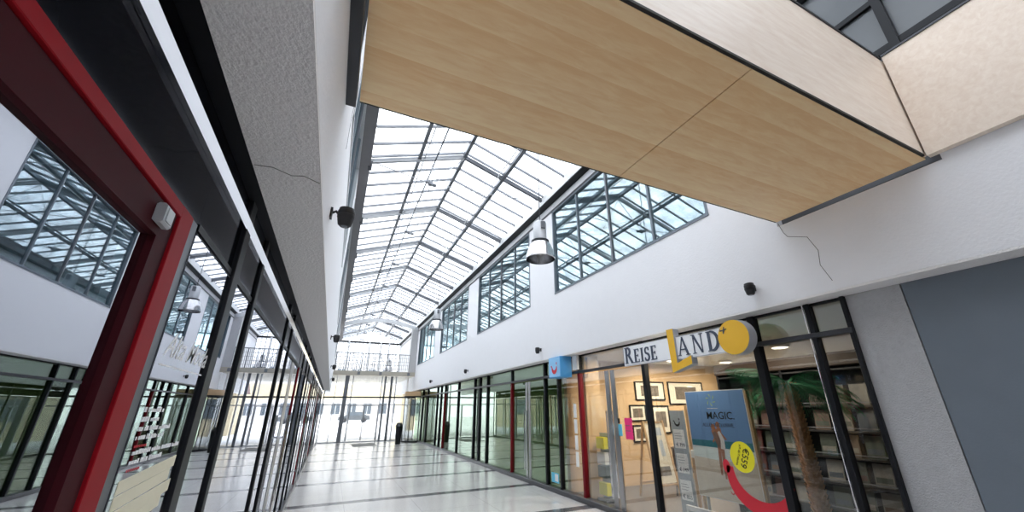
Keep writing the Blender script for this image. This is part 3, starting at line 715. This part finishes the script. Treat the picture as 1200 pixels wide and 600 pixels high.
def glyph(c):
    if c == 'I': return stem_(.18), .36
    if c == 'E': return stem_(.18) + rect(.1, .93, .6, 1) + rect(.1, 0, .62, .07) + rect(.2, .47, .5, .53) + rect(.56, .80, .61, 1) + rect(.58, 0, .64, .22) + rect(.47, .40, .51, .60), .70
    if c == 'R': return stem_(.18) + ell(.30, .74, .26, .235, 90, -90) + rect(.18, .955, .32, 1) + rect(.18, .475, .32, .53) + [[(.34, .50), (.50, .50), (.86, 0), (.68, 0)]] + rect(.64, 0, .92, .04), .86
    if c == 'D': return stem_(.18) + ell(.30, .5, .44, .475, 90, -90, 16) + rect(.18, .955, .32, 1) + rect(.18, 0, .32, .045), .84
    if c == 'A': return [[(.05, 0), (.11, 0), (.42, .95), (.38, 1)], [(.36, 1), (.44, 1), (.82, 0), (.66, 0)]] + rect(.2, .30, .62, .355) + rect(-.04, 0, .2, .04) + rect(.58, 0, .9, .04), .86
    if c == 'N': return rect(.14, 0, .19, 1) + rect(.70, 0, .75, 1) + [[(.10, 1), (.24, 1), (.75, 0), (.66, 0)]] + rect(.04, 0, .29, .04) + rect(.02, .96, .2, 1) + rect(.60, .96, .85, 1), .88
    if c == 'S':
        P = []; W = []
        for k in range(13):
            a = math.radians(20+250*k/12); P.append((.30+.20*math.cos(a), .745+.215*math.sin(a))); W.append(TN+.03*(k/12))
        for k in range(1, 13):
            a = math.radians(90-250*k/12); P.append((.29+.23*math.cos(a), .27+.245*math.sin(a))); W.append(TK-.035*(k/12))
        return quads(P, W) + rect(.47, .74, .51, .98) + rect(.06, .03, .10, .27), .60
    return [], .4
def sign_map(x, y0, z0): return lambda u, v, d: (x - d, y0 - u, z0 + v)

sg = thing('shop_sign', 'white REISELAND shop sign with yellow L and round yellow disc', 'shop sign', (4.1, 4.0, 2.3))
XS = 4.11
fn = sign_map(XS, 4.985, 2.205)
MB().prism([(0, 0), (1.0, 0), (1.0, .30), (0, .30)], fn, 0, -.04).build('panel', M['signwhite'], sg)
MB().prism([(1.08, -.01), (1.92, -.01), (1.92, .29), (1.08, .29)], fn, 0, -.04).build('panel', M['signwhite'], sg)
for nm, u0, u1, v0, v1 in (('p', 0, 1.0, 0, .30), ('q', 1.08, 1.92, -.01, .29)):
    mb = MB()
    for (a, b_, c, d_) in ((u0, v0, u1, v0+.007), (u0, v1-.007, u1, v1), (u0, v0, u0+.007, v1), (u1-.007, v0, u1, v1)): mb.prism([(a, b_), (c, b_), (c, d_), (a, d_)], fn, .004, 0)
    mb.build('panel_edge', M['signgrey'], sg)
def word(s, u, v, hs, track):
    for c, h in zip(s, hs):
        gl_, w = glyph(c); mb = MB()
        for k, poly in enumerate(gl_): mb.prism([(u+x*h*.92, v+y*h) for x, y in poly], fn, .010+.0002*k, .001)
        mb.build('letter_%s' % c.lower(), M['letter'], sg); u += (w*h*.92+track)
word('REISE', .03, .035, (.245, .20, .20, .20, .20), .020)
word('AND', 1.13, .03, (.24, .24, .24), .045)
fl = sign_map(XS-.03, 3.99, 2.03)
Lp = [(0, 0), (.30, .12), (.40, .20), (.345, .235), (.13, .125), (.115, .56), (0, .56)]
Lp = [(.02, 0), (.36, .085), (.36, .19), (.115, .115), (.115, .575), (0, .575)]
MB().prism(Lp, fl, 0, -.10).build('yellow_initial_edge', M['signgrey'], sg)
MB().prism(Lp, fl, .006, 0.001).build('yellow_initial', M['yellow'], sg)
cir = [(.2*math.cos(2*PI*k/40), .2*math.sin(2*PI*k/40)) for k in range(40)]
fd = sign_map(XS-.03, 2.99, 2.35)
MB().prism(cir, fd, 0, -.13).build('disc_edge', M['signgrey'], sg)
MB().prism([(u*.985, v*.985) for u, v in cir], fd, .006, .001).build('yellow_disc', M['yellow'], sg)
plane = [[(-.155, .085), (-.065, .098), (-.06, .105), (-.066, .109), (-.155, .097)], [(-.115, .092), (-.10, .135), (-.09, .135), (-.095, .097)], [(-.115, .092), (-.12, .055), (-.11, .052), (-.093, .094)], [(-.15, .09), (-.158, .112), (-.152, .113), (-.138, .093)]]
mb = MB()
for p in plane: mb.prism(p, fd, .009, .0065)
mb.build('aeroplane_mark', M['letter'], sg)
mb = MB()
for p in quads([(-.36+.02*k, .135+.0012*k) for k in range(11)], [.003]*11): mb.prism(p, fd, .009, .0065)
mb.build('contrail_line', M['letter'], sg)
for y in (4.86, 2.93): MB().box(XS+.02, XR-.06, y-.012, y+.012, 2.36, 2.39).build('bracket', M['dark'], sg)

# blue square sign
ts = thing('projecting_sign', 'blue box sign with red smile logo under the right wall', 'sign', (4.2, 7.2, 2.2))
MB().bbox(4.10, 4.37, 6.98, 7.46, 2.19, 2.605, .01).build('box', M['tuiblue'], ts)
def smile(mb, fn, s, w, d0, d1):
    P = []; W = []
    for k in range(21):
        a = math.radians(172+196*k/20); P.append((s*math.cos(a), s*math.sin(a)*1.05)); W.append(w*(.35+.95*math.sin(PI*k/20)))
    for q in quads(P, W): mb.prism(q, fn, d0, d1)
    mb.prism([(-s*1.28+.25*s*math.cos(t), .22*s+.16*s*math.sin(t)) for t in [2*PI*k/12 for k in range(12)]], fn, d0, d1)
    mb.prism([(s*1.0+.16*s*math.cos(t), .75*s+.3*s*math.sin(t)) for t in [2*PI*k/12 for k in range(12)]], fn, d0, d1)
    return mb
ft = sign_map(4.10, 7.22, 2.40)
MB().prism([(-.225, -.19), (.225, -.19), (.225, .19), (-.225, .19)], ft, .003, .0).build('face', pbr('pale_blue_face', (.28, .58, .88), .4, var=.15, scale=5), ts)
smile(MB(), ft, .095, .030, .007, .0035).build('smile_logo', M['tuired'], ts)
MB().box(4.2, 4.26, 7.1, 7.16, 2.60, 2.612).build('bracket', M['dark'], ts)
MB().box(4.34, 4.385, 6.72, 6.90, 2.32, 2.60).build('side_plate', M['white'], ts)

# ------------------------------------------------------------------ beach poster
PX = 4.90
ps = thing('beach_poster', 'large blue beach poster reading MAGIC behind the shop glass', 'poster', (PX, 4.1, .45))
yA, yB, zA, zB = 4.60, 3.61, .44, 1.82       # left, right, bottom, top
fp = lambda u, v, d: (PX-d, yA-u, zA+v)
W_, H_ = yA-yB, zB-zA
MB().prism([(0, 0), (W_, 0), (W_, H_), (0, H_)], fp, 0, -.03).build('board', M['white'], ps)
def pr_(name, poly, mat, d=.002, base=.0003): return MB().prism(poly, fp, d, base).build(name, mat, ps)
pr_('printed_sky', [(.01, .72), (W_-.01, .72), (W_-.01, H_-.01), (.01, H_-.01)], M['sky'])
pr_('printed_sea', [(.01, .62), (W_-.01, .62), (W_-.01, .72), (.01, .72)], M['sea'])
pr_('printed_surf', [(.01, .50), (W_*.5, .47), (W_-.01, .50), (W_-.01, .62), (.01, .64)], M['surf'], .0026)
pr_('printed_sand', [(.01, .01), (W_-.01, .01), (W_-.01, .50), (W_*.5, .47), (.01, .50)], M['sand'])
# printed couple on the sand
def blob(cx, cy, rx, ry, n=14, rot=0): return [(cx+rx*math.cos(t)*math.cos(rot)-ry*math.sin(t)*math.sin(rot), cy+rx*math.cos(t)*math.sin(rot)+ry*math.sin(t)*math.cos(rot)) for t in [2*PI*k/n for k in range(n)]]
fig = MB()
for p in (blob(.42, .89, .035, .045), blob(.50, .92, .032, .045)): fig.prism(p, fp, .004, .0026)
for a, b_, w in (((.42, .86), (.48, .66), .045), ((.50, .88), (.52, .66), .04), ((.47, .66), (.44, .30), .026), ((.52, .66), (.50, .26), .026), ((.46, .80), (.38, .70), .018), ((.52, .82), (.60, .74), .018)):
    for q in quads([a, ((a[0]+b_[0])/2, (a[1]+b_[1])/2), b_], [w, w*.9, w*.5]): fig.prism(q, fp, .0045, .0026)
fig.build('printed_couple', M['skin'], ps)
dr = MB()
for q in quads([(.42, .83), (.46, .74), (.49, .64)], [.03, .045, .03]): dr.prism(q, fp, .006, .0046)
dr.build('printed_dress', M['maroon'], ps)
dr = MB()
for q in quads([(.50, .84), (.54, .74), (.53, .62)], [.02, .03, .035]): dr.prism(q, fp, .0065, .0062)
dr.build('printed_shirt', M['printwhite'], ps)
text_mesh('title_lettering', 'MAGIC.', .135, M['black'], ps, (PX-.004, yA-.34, zA+1.0), (0, -1, 0), (0, 0, 1))
text_mesh('subtitle_lettering', 'ALLES INCLUSIVE.', .066, M['letter'], ps, (PX-.004, yA-.25, zA+.90), (0, -1, 0), (0, 0, 1))
st = MB()
for k in range(6):
    a = PI/2+k*PI/3
    st.prism([(.45+.05*math.cos(a), 1.25+.05*math.sin(a)), (.45+.085*math.cos(a+.35), 1.25+.085*math.sin(a+.35)), (.45+.07*math.cos(a+.0), 1.25+.07*math.sin(a)), (.45+.03*math.cos(a-.5), 1.25+.03*math.sin(a-.5))], fp, .004, .0025)
st.build('star_logo', pbr('lime_print', (.45, .62, .15), .5), ps)
MB().prism([(.37, 1.135), (.55, 1.135), (.55, 1.142), (.37, 1.142)], fp, .004, .0025).build('caption_line', M['printwhite'], ps)
smile(MB(), lambda u, v, d: fp(u+.56, v+.12, d), .024, .006, .005, .0026).build('smile_logo', M['tuired'], ps)
# legs of the board
MB().box(PX, PX+.03, yA-.14, yA-.11, .10, zA).box(PX, PX+.03, yB+.13, yB+.16, .10, zA).build('stand', M['lightgrey'], ps)
MB().bbox(PX-.02, PX+.03, yB-.05, yB-.015, .3, zB-.02, .004).build('side_rail', M['wood'], ps)

# yellow price disc on the shop glass, in front of the poster
pc = thing('price_sticker', 'yellow oval price sticker reading 559 on the shop glass', 'sticker', (XR, 3.5, 1.0))
fc = lambda u, v, d: (XR-.008-d, 3.445-u, 1.05+v)
MB().prism([(.155*math.cos(t), .165*math.sin(t)) for t in [2*PI*k/36 for k in range(36)]], fc, .003, 0).build('disc', M['lemon'], pc)
ang = math.radians(-112)
ux = Vector((0, -math.cos(ang), math.sin(ang))); uy = Vector((0, math.sin(ang), math.cos(ang)))
cen = Vector((XR-.0125, 3.445, 1.05))
text_mesh('price_lettering', '€559', .105, M['black'], pc, cen - ux*.115 + uy*.0, ux, uy, space=1.0)
text_mesh('small_lettering', 'p.P. ab 7 Nächte', .036, M['black'], pc, cen - ux*.12 - uy*.055, ux, uy)
# red smile decal on the glass
sd = thing('smile_decal', 'big red smile shaped decal on the lower shop glass', 'decal', (XR, 3.2, .8))
P = []; Wd = []
for k in range(25):
    a = math.radians(170+178*k/24); P.append((.36*math.cos(a), .33*math.sin(a))); Wd.append(.02+.055*math.sin(PI*min(1, (k+4)/28)))
mb = MB()
for q in quads(P, Wd): mb.prism(q, lambda u, v, d: (XR-.008-d, 3.28-u, .88+v), .002, 0)
mb.prism(blob(-.40, .05, .05, .075), lambda u, v, d: (XR-.008-d, 3.28-u, .88+v), .002, 0)
mb.build('smile_band', M['tuired'], sd)

# grey price banner left of the poster
bp = thing('price_banner', 'narrow grey stele with price slips left of the beach poster', 'banner', (4.85, 4.8, .1))
fb = lambda u, v, d: (4.85-d, 4.92-u, .10+v)
MB().prism([(0, 0), (.27, 0), (.27, 1.45), (0, 1.45)], fb, 0, -.03).build('panel', M['greyprint'], bp)
smile(MB(), lambda u, v, d: fb(u+.13, v+1.29, d), .05, .012, .004, .0005).build('smile_logo', M['black'], bp)
for k, (z, tx) in enumerate(((.95, '€ 799'), (.62, '€ 749'), (.27, '€ 855'))):
    s_ = MB().prism([(.03, z-.03), (.24, z-.03), (.24, z+.23), (.03, z+.23)], fb, .003, .0005).build('price_slip', M['signwhite'], bp)
    for q in range(3): MB().prism([(.05, z+.17-.035*q), (.17+.02*(q % 2), z+.17-.035*q), (.17+.02*(q % 2), z+.18-.035*q), (.05, z+.18-.035*q)], fb, .0045, .0032).build('text_line', M['signgrey'], s_)
    text_mesh('price_lettering', tx, .07, M['letter'], s_, fb(.06, z-.005, .0045), (0, -1, 0), (0, 0, 1))
MB().bbox(4.80, 4.92, 4.62, 4.95, .012, .10, .008).build('foot', M['lightgrey'], bp)
# light coloured frame post between banner and poster
fp_ = thing('display_frame', 'slim pale wooden display frame between the stele and the poster', 'display frame', (4.98, 4.62, .02))
MB().bbox(4.99, 5.02, 4.60, 4.64, .012, 1.66, .003).bbox(4.99, 5.02, 4.70, 4.74, .012, 1.62, .003).bbox(4.99, 5.02, 4.6401, 4.6999, 1.5, 1.56, .003).build('frame', M['wood'], fp_)
MB().bbox(4.94, 4.985, 4.63, 4.70, .9, 1.0, .004).build('clip_tray', M['paper'], fp_)
# display plinth under the poster
pt = thing('window_plinth', 'low white window display plinth below the beach poster', 'plinth', (4.9, 3.9, 0))
MB().bbox(4.56, 5.15, 3.50, 4.55, .012, .095, .01).build('base', M['darkgrey'], pt)
MB().bbox(4.56, 4.60, 3.50, 4.55, .30, .36, .004).build('front_rail', M['white'], pt)
MB().bbox(4.56, 4.60, 3.50, 3.54, .10, .30, .004).bbox(4.56, 4.60, 4.51, 4.55, .10, .30, .004).build('post', M['white'], pt)

# ------------------------------------------------------------------ framed photographs on the beige wall
def framed(x0, x1, z0, z1, label):
    t = thing('framed_photograph', label, 'picture', ((x0+x1)/2, 7.6, z0), 'framed photographs on the beige wall')
    Yf = 7.62; b = .028
    MB().box(x0, x1, Yf-.03, Yf-.001, z0, z0+b).box(x0, x1, Yf-.03, Yf-.001, z1-b, z1).box(x0, x0+b, Yf-.03, Yf-.001, z0+b, z1-b).box(x1-b, x1, Yf-.03, Yf-.001, z0+b, z1-b).build('frame', M['dark'], t)
    MB().box(x0+b, x1-b, Yf-.015, Yf-.001, z0+b, z1-b).build('mount', M['mount'], t)
    mx, mz = (x1-x0)*.2, (z1-z0)*.22
    MB().box(x0+mx, x1-mx, Yf-.018, Yf-.0155, z0+mz, z1-mz).build('photograph', M['photo'], t)
framed(6.50, 7.42, 1.76, 2.19, 'wide framed photograph, upper left on the beige wall')
framed(7.55, 8.75, 1.66, 2.20, 'widest framed photograph, upper right on the beige wall')
framed(6.28, 6.76, 1.30, 1.66, 'small framed photograph below the wide upper left one')
framed(6.95, 7.48, 1.02, 1.64, 'upright tall framed photograph right of the black post')
framed(6.32, 6.78, .86, 1.22, 'lowest framed photograph, partly behind the pink notice')

# A-board
ab = thing('sandwich_board', 'wooden A-board sign standing behind the double door', 'sandwich board', (5.9, 6.6, 0))
def abp(u, v, s): # s=+1 front leaf, -1 back leaf; leans towards its foot
    return (5.62+u*.50, 6.45 - s*(1-v/1.35)*.28 - .0, v)
def abq(u, v, s, d=0): p = abp(u, v, s); return (p[0], p[1]-s*.0-d, p[2])
for s_ in (1, -1):
    mb = MB()
    for (u0, v0, u1, v1) in ((0, .012, 0, 1.35), (1, .012, 1, 1.35), (0, 1.32, 1, 1.32), (0, .25, 1, .25)):
        mb.beam(abq(u0, v0, s_), abq(u1, v1, s_), .035, .03)
    mb.build('leaf_frame', M['wood'], ab)
vs = [abq(.04, .28, 1, .002), abq(.96, .28, 1, .002), abq(.96, 1.30, 1, .002), abq(.04, 1.30, 1, .002)]
MB().add(vs + [(v[0], v[1]+.01, v[2]) for v in vs], [(0,1,2,3),(7,6,5,4),(0,4,5,1),(1,5,6,2),(2,6,7,3),(3,7,4,0)]).build('poster', M['mount'], ab)
for k, (a, b_, c, d_) in enumerate(((.2, 1.08, .8, 1.22), (.25, .78, .42, 1.0), (.55, .72, .75, 1.0), (.25, .4, .8, .55))):
    vs = [abq(a, b_, 1, .006), abq(c, b_, 1, .006), abq(c, d_, 1, .006), abq(a, d_, 1, .006)]
    MB().add(vs + [(v[0], v[1]+.003, v[2]) for v in vs], [(0,1,2,3),(7,6,5,4),(0,4,5,1),(1,5,6,2),(2,6,7,3),(3,7,4,0)]).build('poster_print', M['photo'] if k % 2 else M['greyprint'], ab)

# chairs
def chair(x, y, rz, label):
    t = thing('visitor_chair', label, 'chair', (0, 0, 0), 'dark cane chairs in the travel shop')
    MB().bbox(-.23, .23, -.22, .22, .43, .47, .02).build('seat', M['darkwood'], t)
    mb = MB()
    for k in range(9):
        a = -60+120*k/8; xx = .25*math.sin(math.radians(a)); yy = .23*math.cos(math.radians(a))
        mb.tube([(xx, yy, .47), (xx*1.05, yy*1.08, .82)], .010, 6)
    mb.tube([(.27*math.sin(math.radians(a)), .25*math.cos(math.radians(a)), .83) for a in range(-75, 76, 10)], .018, 8)
    mb.build('backrest', M['darkwood'], t)
    for sx in (-1, 1):
        for sy in (-1, 1): MB().tube([(sx*.19, sy*.18, .43), (sx*.22, sy*.21, .012)], .014, 8).build('leg', M['grey'], t)
    t.location = (x, y, 0); t.rotation_euler = (0, 0, rz); return t
chair(6.55, 6.35, .5, 'dark chair between the A-board and the grey stele')
chair(7.35, 5.6, 2.4, 'second dark chair farther right in the travel shop')
# counter and cabinet in the back of the travel shop
ct = thing('service_counter', 'long dark service counter at the back of the travel shop', 'counter', (8.8, 5, 0))
MB().bbox(8.4, 9.0, 3.2, 7.0, .012, 1.02, .01).build('body', M['darkwood'], ct)
MB().bbox(8.3, 9.1, 3.1, 7.1, 1.021, 1.06, .008).build('worktop', M['cream'], ct)

# brochure rack with brochures
RX = 6.25
rk = thing('brochure_rack', 'tall black brochure rack behind the palm', 'rack', (RX+.2, 3.2, 0))
MB().bbox(RX+.27, RX+.31, 1.75, 5.05, .012, 2.12, .005).build('back_panel', M['dark'], rk)
for y in (1.72, 2.80, 3.90, 5.05): MB().bbox(RX-.02, RX+.31, y-.02, y+.02, .012, 2.12, .004).build('upright', M['dark'], rk)
SHZ = (.30, .62, .94, 1.26, 1.58)
for z in SHZ + (2.06,): MB().bbox(RX-.02, RX+.27, 1.745, 5.03, z, z+.025, .004).build('shelf', M['black'], rk)
for z in SHZ: MB().bbox(RX-.035, RX-.021, 1.745, 5.03, z+.05, z+.065, .002).build('retaining_bar', M['grey'], rk)
MB().bbox(RX-.05, RX+.33, 1.70, 5.07, 2.12, 2.30, .01).build('cornice', M['darkwood'], rk)
names = ['bottom', 'second lowest', 'middle', 'second highest', 'top']
for si, z in enumerate(SHZ):
    for k in range(12):
        y = 1.80 + .268*k
        if any(abs(y+.11-u) < .12 for u in (2.80, 3.90)): continue
        b_ = MB()
        x0, x1 = RX+.03, RX+.14
        lean = .04
        b_.add([(x0, y, z+.027), (x0+.02, y, z+.027), (x0+.02, y+.20, z+.027), (x0, y+.20, z+.027), (x0+lean, y, z+.29), (x0+lean+.02, y, z+.29), (x0+lean+.02, y+.20, z+.29), (x0+lean, y+.20, z+.29)],
               [(0,3,2,1),(4,5,6,7),(0,1,5,4),(1,2,6,5),(2,3,7,6),(3,0,4,7)])
        b_.m = 1; b_.add([(x0-.0015+lean*.2, y+.015, z+.08), (x0-.0015+lean*.2, y+.185, z+.08), (x0-.0015+lean*.45, y+.185, z+.14), (x0-.0015+lean*.45, y+.015, z+.14)], [(0,1,2,3)])
        o = b_.build('travel_brochure', [random.choice(M['brochure']), random.choice(M['brochure'])])
        tag(o, 'travel brochure standing on the %s shelf of the black rack' % names[si], 'brochure', 'brochures on the %s shelf of the rack' % names[si])

# ------------------------------------------------------------------ palm
pm = thing('artificial_palm', 'tall palm with rough brown trunk behind the shop glass', 'palm', (5.25, 3.2, 0))
cx, cy = 5.25, 3.18
MB().lathe((cx+.03, cy, .012), [(.17, 0), (.21, .30), (.215, .32), (.19, .32), (.185, .28)], 24).build('pot', M['darkgrey'], pm, True)
prof = []
pts = []
tb = MB()
nseg = 34
for k in range(nseg):
    z = .25 + (1.86-.25)*k/nseg; lean = .04*(z/1.8)
    r = .082 - .022*k/nseg
    tb.lathe((cx+lean*.5, cy+lean, z), [(r*.86, 0), (r*1.12, .040), (r*1.04, .052), (r*.8, .052)], 12)
    for q in range(7):
        a = q*2*PI/7 + k*.45
        p = Vector((cx+lean*.5+math.cos(a)*r, cy+lean+math.sin(a)*r, z+.02))
        tb.beam(p, p+Vector((math.cos(a)*.022, math.sin(a)*.022, .05)), .028, .010)
tb.build('trunk', M['trunk'], pm)
hub = Vector((cx+.02, cy+.045, 1.86))
def frond(az, el, L, droop):
    mb = MB(); n = 18; P = []
    d = Vector((math.cos(az), math.sin(az), 0))
    for k in range(n+1):
        t = k/n; P.append(hub + d*(L*t*math.cos(el*(1-.3*t))) + Vector((0, 0, L*t*math.sin(el) - droop*t*t)))
    P = [Vector((min(p.x, 6.15), p.y, min(p.z, ZS-.06))) for p in P]
    P = [Vector((max(p.x, XR+.06), p.y, max(p.z, 2.0) if p.y > 3.40 and p.x < 5.2 else p.z)) for p in P]
    mb.tube(P, .009, 5, .002)
    sd = d.cross(Vector((0, 0, 1)))
    for k in range(2, n+1):
        for j in (0, .5):
            t = min(1, (k+j)/n); p = P[min(k, n)].lerp(P[min(k+1, n)], j)
            ll = .30*math.sin(PI*min(.97, .18+.80*t))+.05
            for s_ in (-1, 1):
                tip = p + sd*s_*ll*.72 + d*ll*.45 + Vector((0, 0, -ll*.42-random.random()*.04))
                mid = p.lerp(tip, .45) + Vector((0, 0, .03))
                w = d*.0042
                for q in (tip, mid): 
                    q.x = max(q.x, XR+.03); q.z = min(q.z, ZS-.05)
                    if q.y > 3.5 and q.x < 5.1: q.z = max(q.z, 1.86)
                mb.add([p-w*.5, p+w*.5, mid+w, mid-w, tip], [(0, 1, 2, 3), (3, 2, 4)])
    mb.build('frond', M['leaf'], pm)
for k in range(16):
    frond(k*2*PI/16+.2*random.random(), random.choice((.15, .45, .8)), .66+.18*random.random(), .34+.2*random.random())
for k in range(10):
    frond(k*2*PI/10+.3, .05, .55, .42)

# ------------------------------------------------------------------ notices on the glass
def onglass(name, label, cat, y0, y1, z0, z1, mat, ragged=0, side=1, d=.0025):
    X = XR-.007 if side > 0 else XL+.007
    t = thing(name, label, cat, (X, (y0+y1)/2, z0))
    f_ = (lambda u, v, q: (X-q, y1-u, z0+v)) if side > 0 else (lambda u, v, q: (X+q, y0+u, z0+v))
    W2, H2 = y1-y0, z1-z0
    poly = [(0, 0), (W2, 0), (W2, H2), (0, H2)]
    if ragged:
        poly = [(0, 0)]
        for k in range(7): poly += [(W2, H2*k/7+.0), (W2*.9, H2*(k+.5)/7)]
        poly += [(W2, H2), (0, H2)]
    MB().prism(poly, f_, d, 0).build('sheet', mat, t)
    return t, f_
t, f_ = onglass('notice', 'bright pink ragged notice stuck on the double door', 'notice', 5.33, 5.52, 1.12, 1.44, M['pink'], 1)
MB().prism([(.02, .2), (.12, .2), (.12, .21), (.02, .21)], f_, .004, .003).prism([(.02, .12), (.13, .12), (.13, .13), (.02, .13)], f_, .004, .003).build('text_line', M['maroon'], t)
t, f_ = onglass('sticker', 'cyan and black sticker left of the pink notice', 'sticker', 5.60, 5.74, 1.16, 1.34, M['cyan'])
MB().prism([(.03, .19), (.10, .19), (.10, .27), (.03, .27)], f_, .003, 0).build('black_label', M['black'], t)
t, f_ = onglass('sticker', 'blue and white payment sticker at the foot of the glass', 'sticker', 7.78, 8.08, .16, .34, M['cyan'])
MB().prism([(.14, .03), (.27, .03), (.27, .16), (.14, .16)], f_, .004, .0026).build('white_label', M['paper'], t)
hours = thing('opening_hours_strip', 'tall strip of white notices left of the red post', 'notice', (XR, 7.02, .5))
for k in range(4): MB().box(XR-.010, XR-.0065, 6.98, 7.08, .55+.29*k, .55+.29*k+.26).build('slip', M['paper'], hours)
# leaflet stand behind the red post
ls = thing('leaflet_stand', 'yellow and grey leaflet stand behind the glass beside the red post', 'leaflet stand', (4.75, 6.62, 0))
MB().bbox(4.66, 4.84, 6.50, 6.78, .012, .07, .01).build('foot', M['darkgrey'], ls)
MB().bbox(4.80, 4.84, 6.50, 6.78, .071, 1.15, .005).build('back_panel', M['greyprint'], ls)
for k, (z, mm) in enumerate(((.12, M['lemon']), (.40, M['brochure'][4]), (.62, M['paper']), (.88, M['lemon']))):
    MB().bbox(4.70, 4.795, 6.52, 6.76, z, z+.20, .005).build('leaflets', mm, ls)

# ------------------------------------------------------------------ lettering and papers on the left shop window
sl = thing('window_lettering', 'white script lettering on the near left shop window', 'window lettering', (XL, 1.9, 1.5))
text_mesh('script_lettering', 'Alta Moda', .115, M['signwhite'], sl, (XL+.0066, 1.66, 1.775), (0, 1, 0), (0, 0, 1), shear=.45, extrude=.0003)
MB().box(XL+.0062, XL+.007, 1.65, 2.13, 1.742, 1.747).build('underline', M['signwhite'], sl)
rows = [(1.60, 1.66, 1.82), (1.572, 1.66, 1.80), (1.545, 1.66, 1.92), (1.52, 1.66, 1.88), (1.478, 1.67, 2.08), (1.452, 1.67, 1.92)]
for z, a, c in rows:
    mb = MB(); y = a
    while y < c:
        w = .006+random.random()*.014; h = .009+random.random()*.006
        mb.box(XL+.0062, XL+.007, y, y+w, z, z+h); y += w + (.004 if random.random() > .2 else .014)
    mb.build('text_row', M['signwhite'], sl)
for z in (1.498, 1.432):
    mb = MB()
    y = 1.67
    while y < 1.76: mb.box(XL+.0062, XL+.007, y, y+.004, z, z+.007); y += .012
    mb.build('text_row', M['tuired'], sl)
cp = thing('paper_strips', 'cream paper strips taped across the near left shop window', 'paper strips', (XL, 1.8, 1.3))  # plain cream strips stuck on the glass, not a sign
for k, (z0, z1, yb) in enumerate(((1.375, 1.412, 2.10), (1.333, 1.372, 2.07), (1.290, 1.330, 2.11), (1.25, 1.287, 2.05))):
    MB().add([(XL+.0062, 1.64, z0), (XL+.0062, yb, z0+.03), (XL+.0062, yb, z1+.03), (XL+.0062, 1.64, z1), (XL+.0074, 1.64, z0), (XL+.0074, yb, z0+.03), (XL+.0074, yb, z1+.03), (XL+.0074, 1.64, z1)],
             [(0,3,2,1),(4,5,6,7),(0,1,5,4),(1,2,6,5),(2,3,7,6),(3,0,4,7)]).build('strip', M['creampaper'], cp)

# ------------------------------------------------------------------ world (bright overcast sky) and camera
w = bpy.data.worlds.new('overcast_sky'); S.world = w; w.use_nodes = True
n = w.node_tree.nodes; l = w.node_tree.links; n.clear()
out = n.new('ShaderNodeOutputWorld'); bg = n.new('ShaderNodeBackground'); l.new(bg.outputs[0], out.inputs[0])
tc = n.new('ShaderNodeTexCoord'); ns = n.new('ShaderNodeTexNoise'); ns.inputs['Scale'].default_value = 2.5; ns.inputs['Detail'].default_value = 5
l.new(tc.outputs['Generated'], ns.inputs[0])
cr = n.new('ShaderNodeValToRGB'); cr.color_ramp.elements[0].color = (.86, .91, 1, 1); cr.color_ramp.elements[1].color = (1, 1, 1, 1)
cr.color_ramp.elements[0].position = .35; cr.color_ramp.elements[1].position = .6
l.new(ns.outputs['Fac'], cr.inputs[0]); l.new(cr.outputs[0], bg.inputs[0]); bg.inputs[1].default_value = 1.0

cam = bpy.data.cameras.new('camera'); co = bpy.data.objects.new('camera', cam); COL.objects.link(co)
F, yaw, pitch, roll, CX, CY = 448.868, .443306, .367712, -.0091926, 614.544, 305.804
fwd = Vector((math.sin(yaw)*math.cos(pitch), math.cos(yaw)*math.cos(pitch), math.sin(pitch)))
right = Vector((math.cos(yaw), -math.sin(yaw), 0)); up = right.cross(fwd)
r2 = right*math.cos(roll) + up*math.sin(roll); u2 = -right*math.sin(roll) + up*math.cos(roll)
mat = Matrix((r2, u2, -fwd)).transposed().to_4x4(); mat.translation = (0, 0, 1.6)
co.matrix_world = mat
cam.sensor_fit = 'HORIZONTAL'; cam.sensor_width = 36; cam.lens = F/1200*36
cam.shift_x = -(CX-600)/1200; cam.shift_y = (CY-300)/1200
cam.clip_start = .02; cam.clip_end = 300
S.camera = co
S.view_settings.view_transform = 'Standard'; S.view_settings.look = 'None'; S.view_settings.gamma = 1
S.view_settings.use_curve_mapping = False
S.view_settings.exposure = 2.55
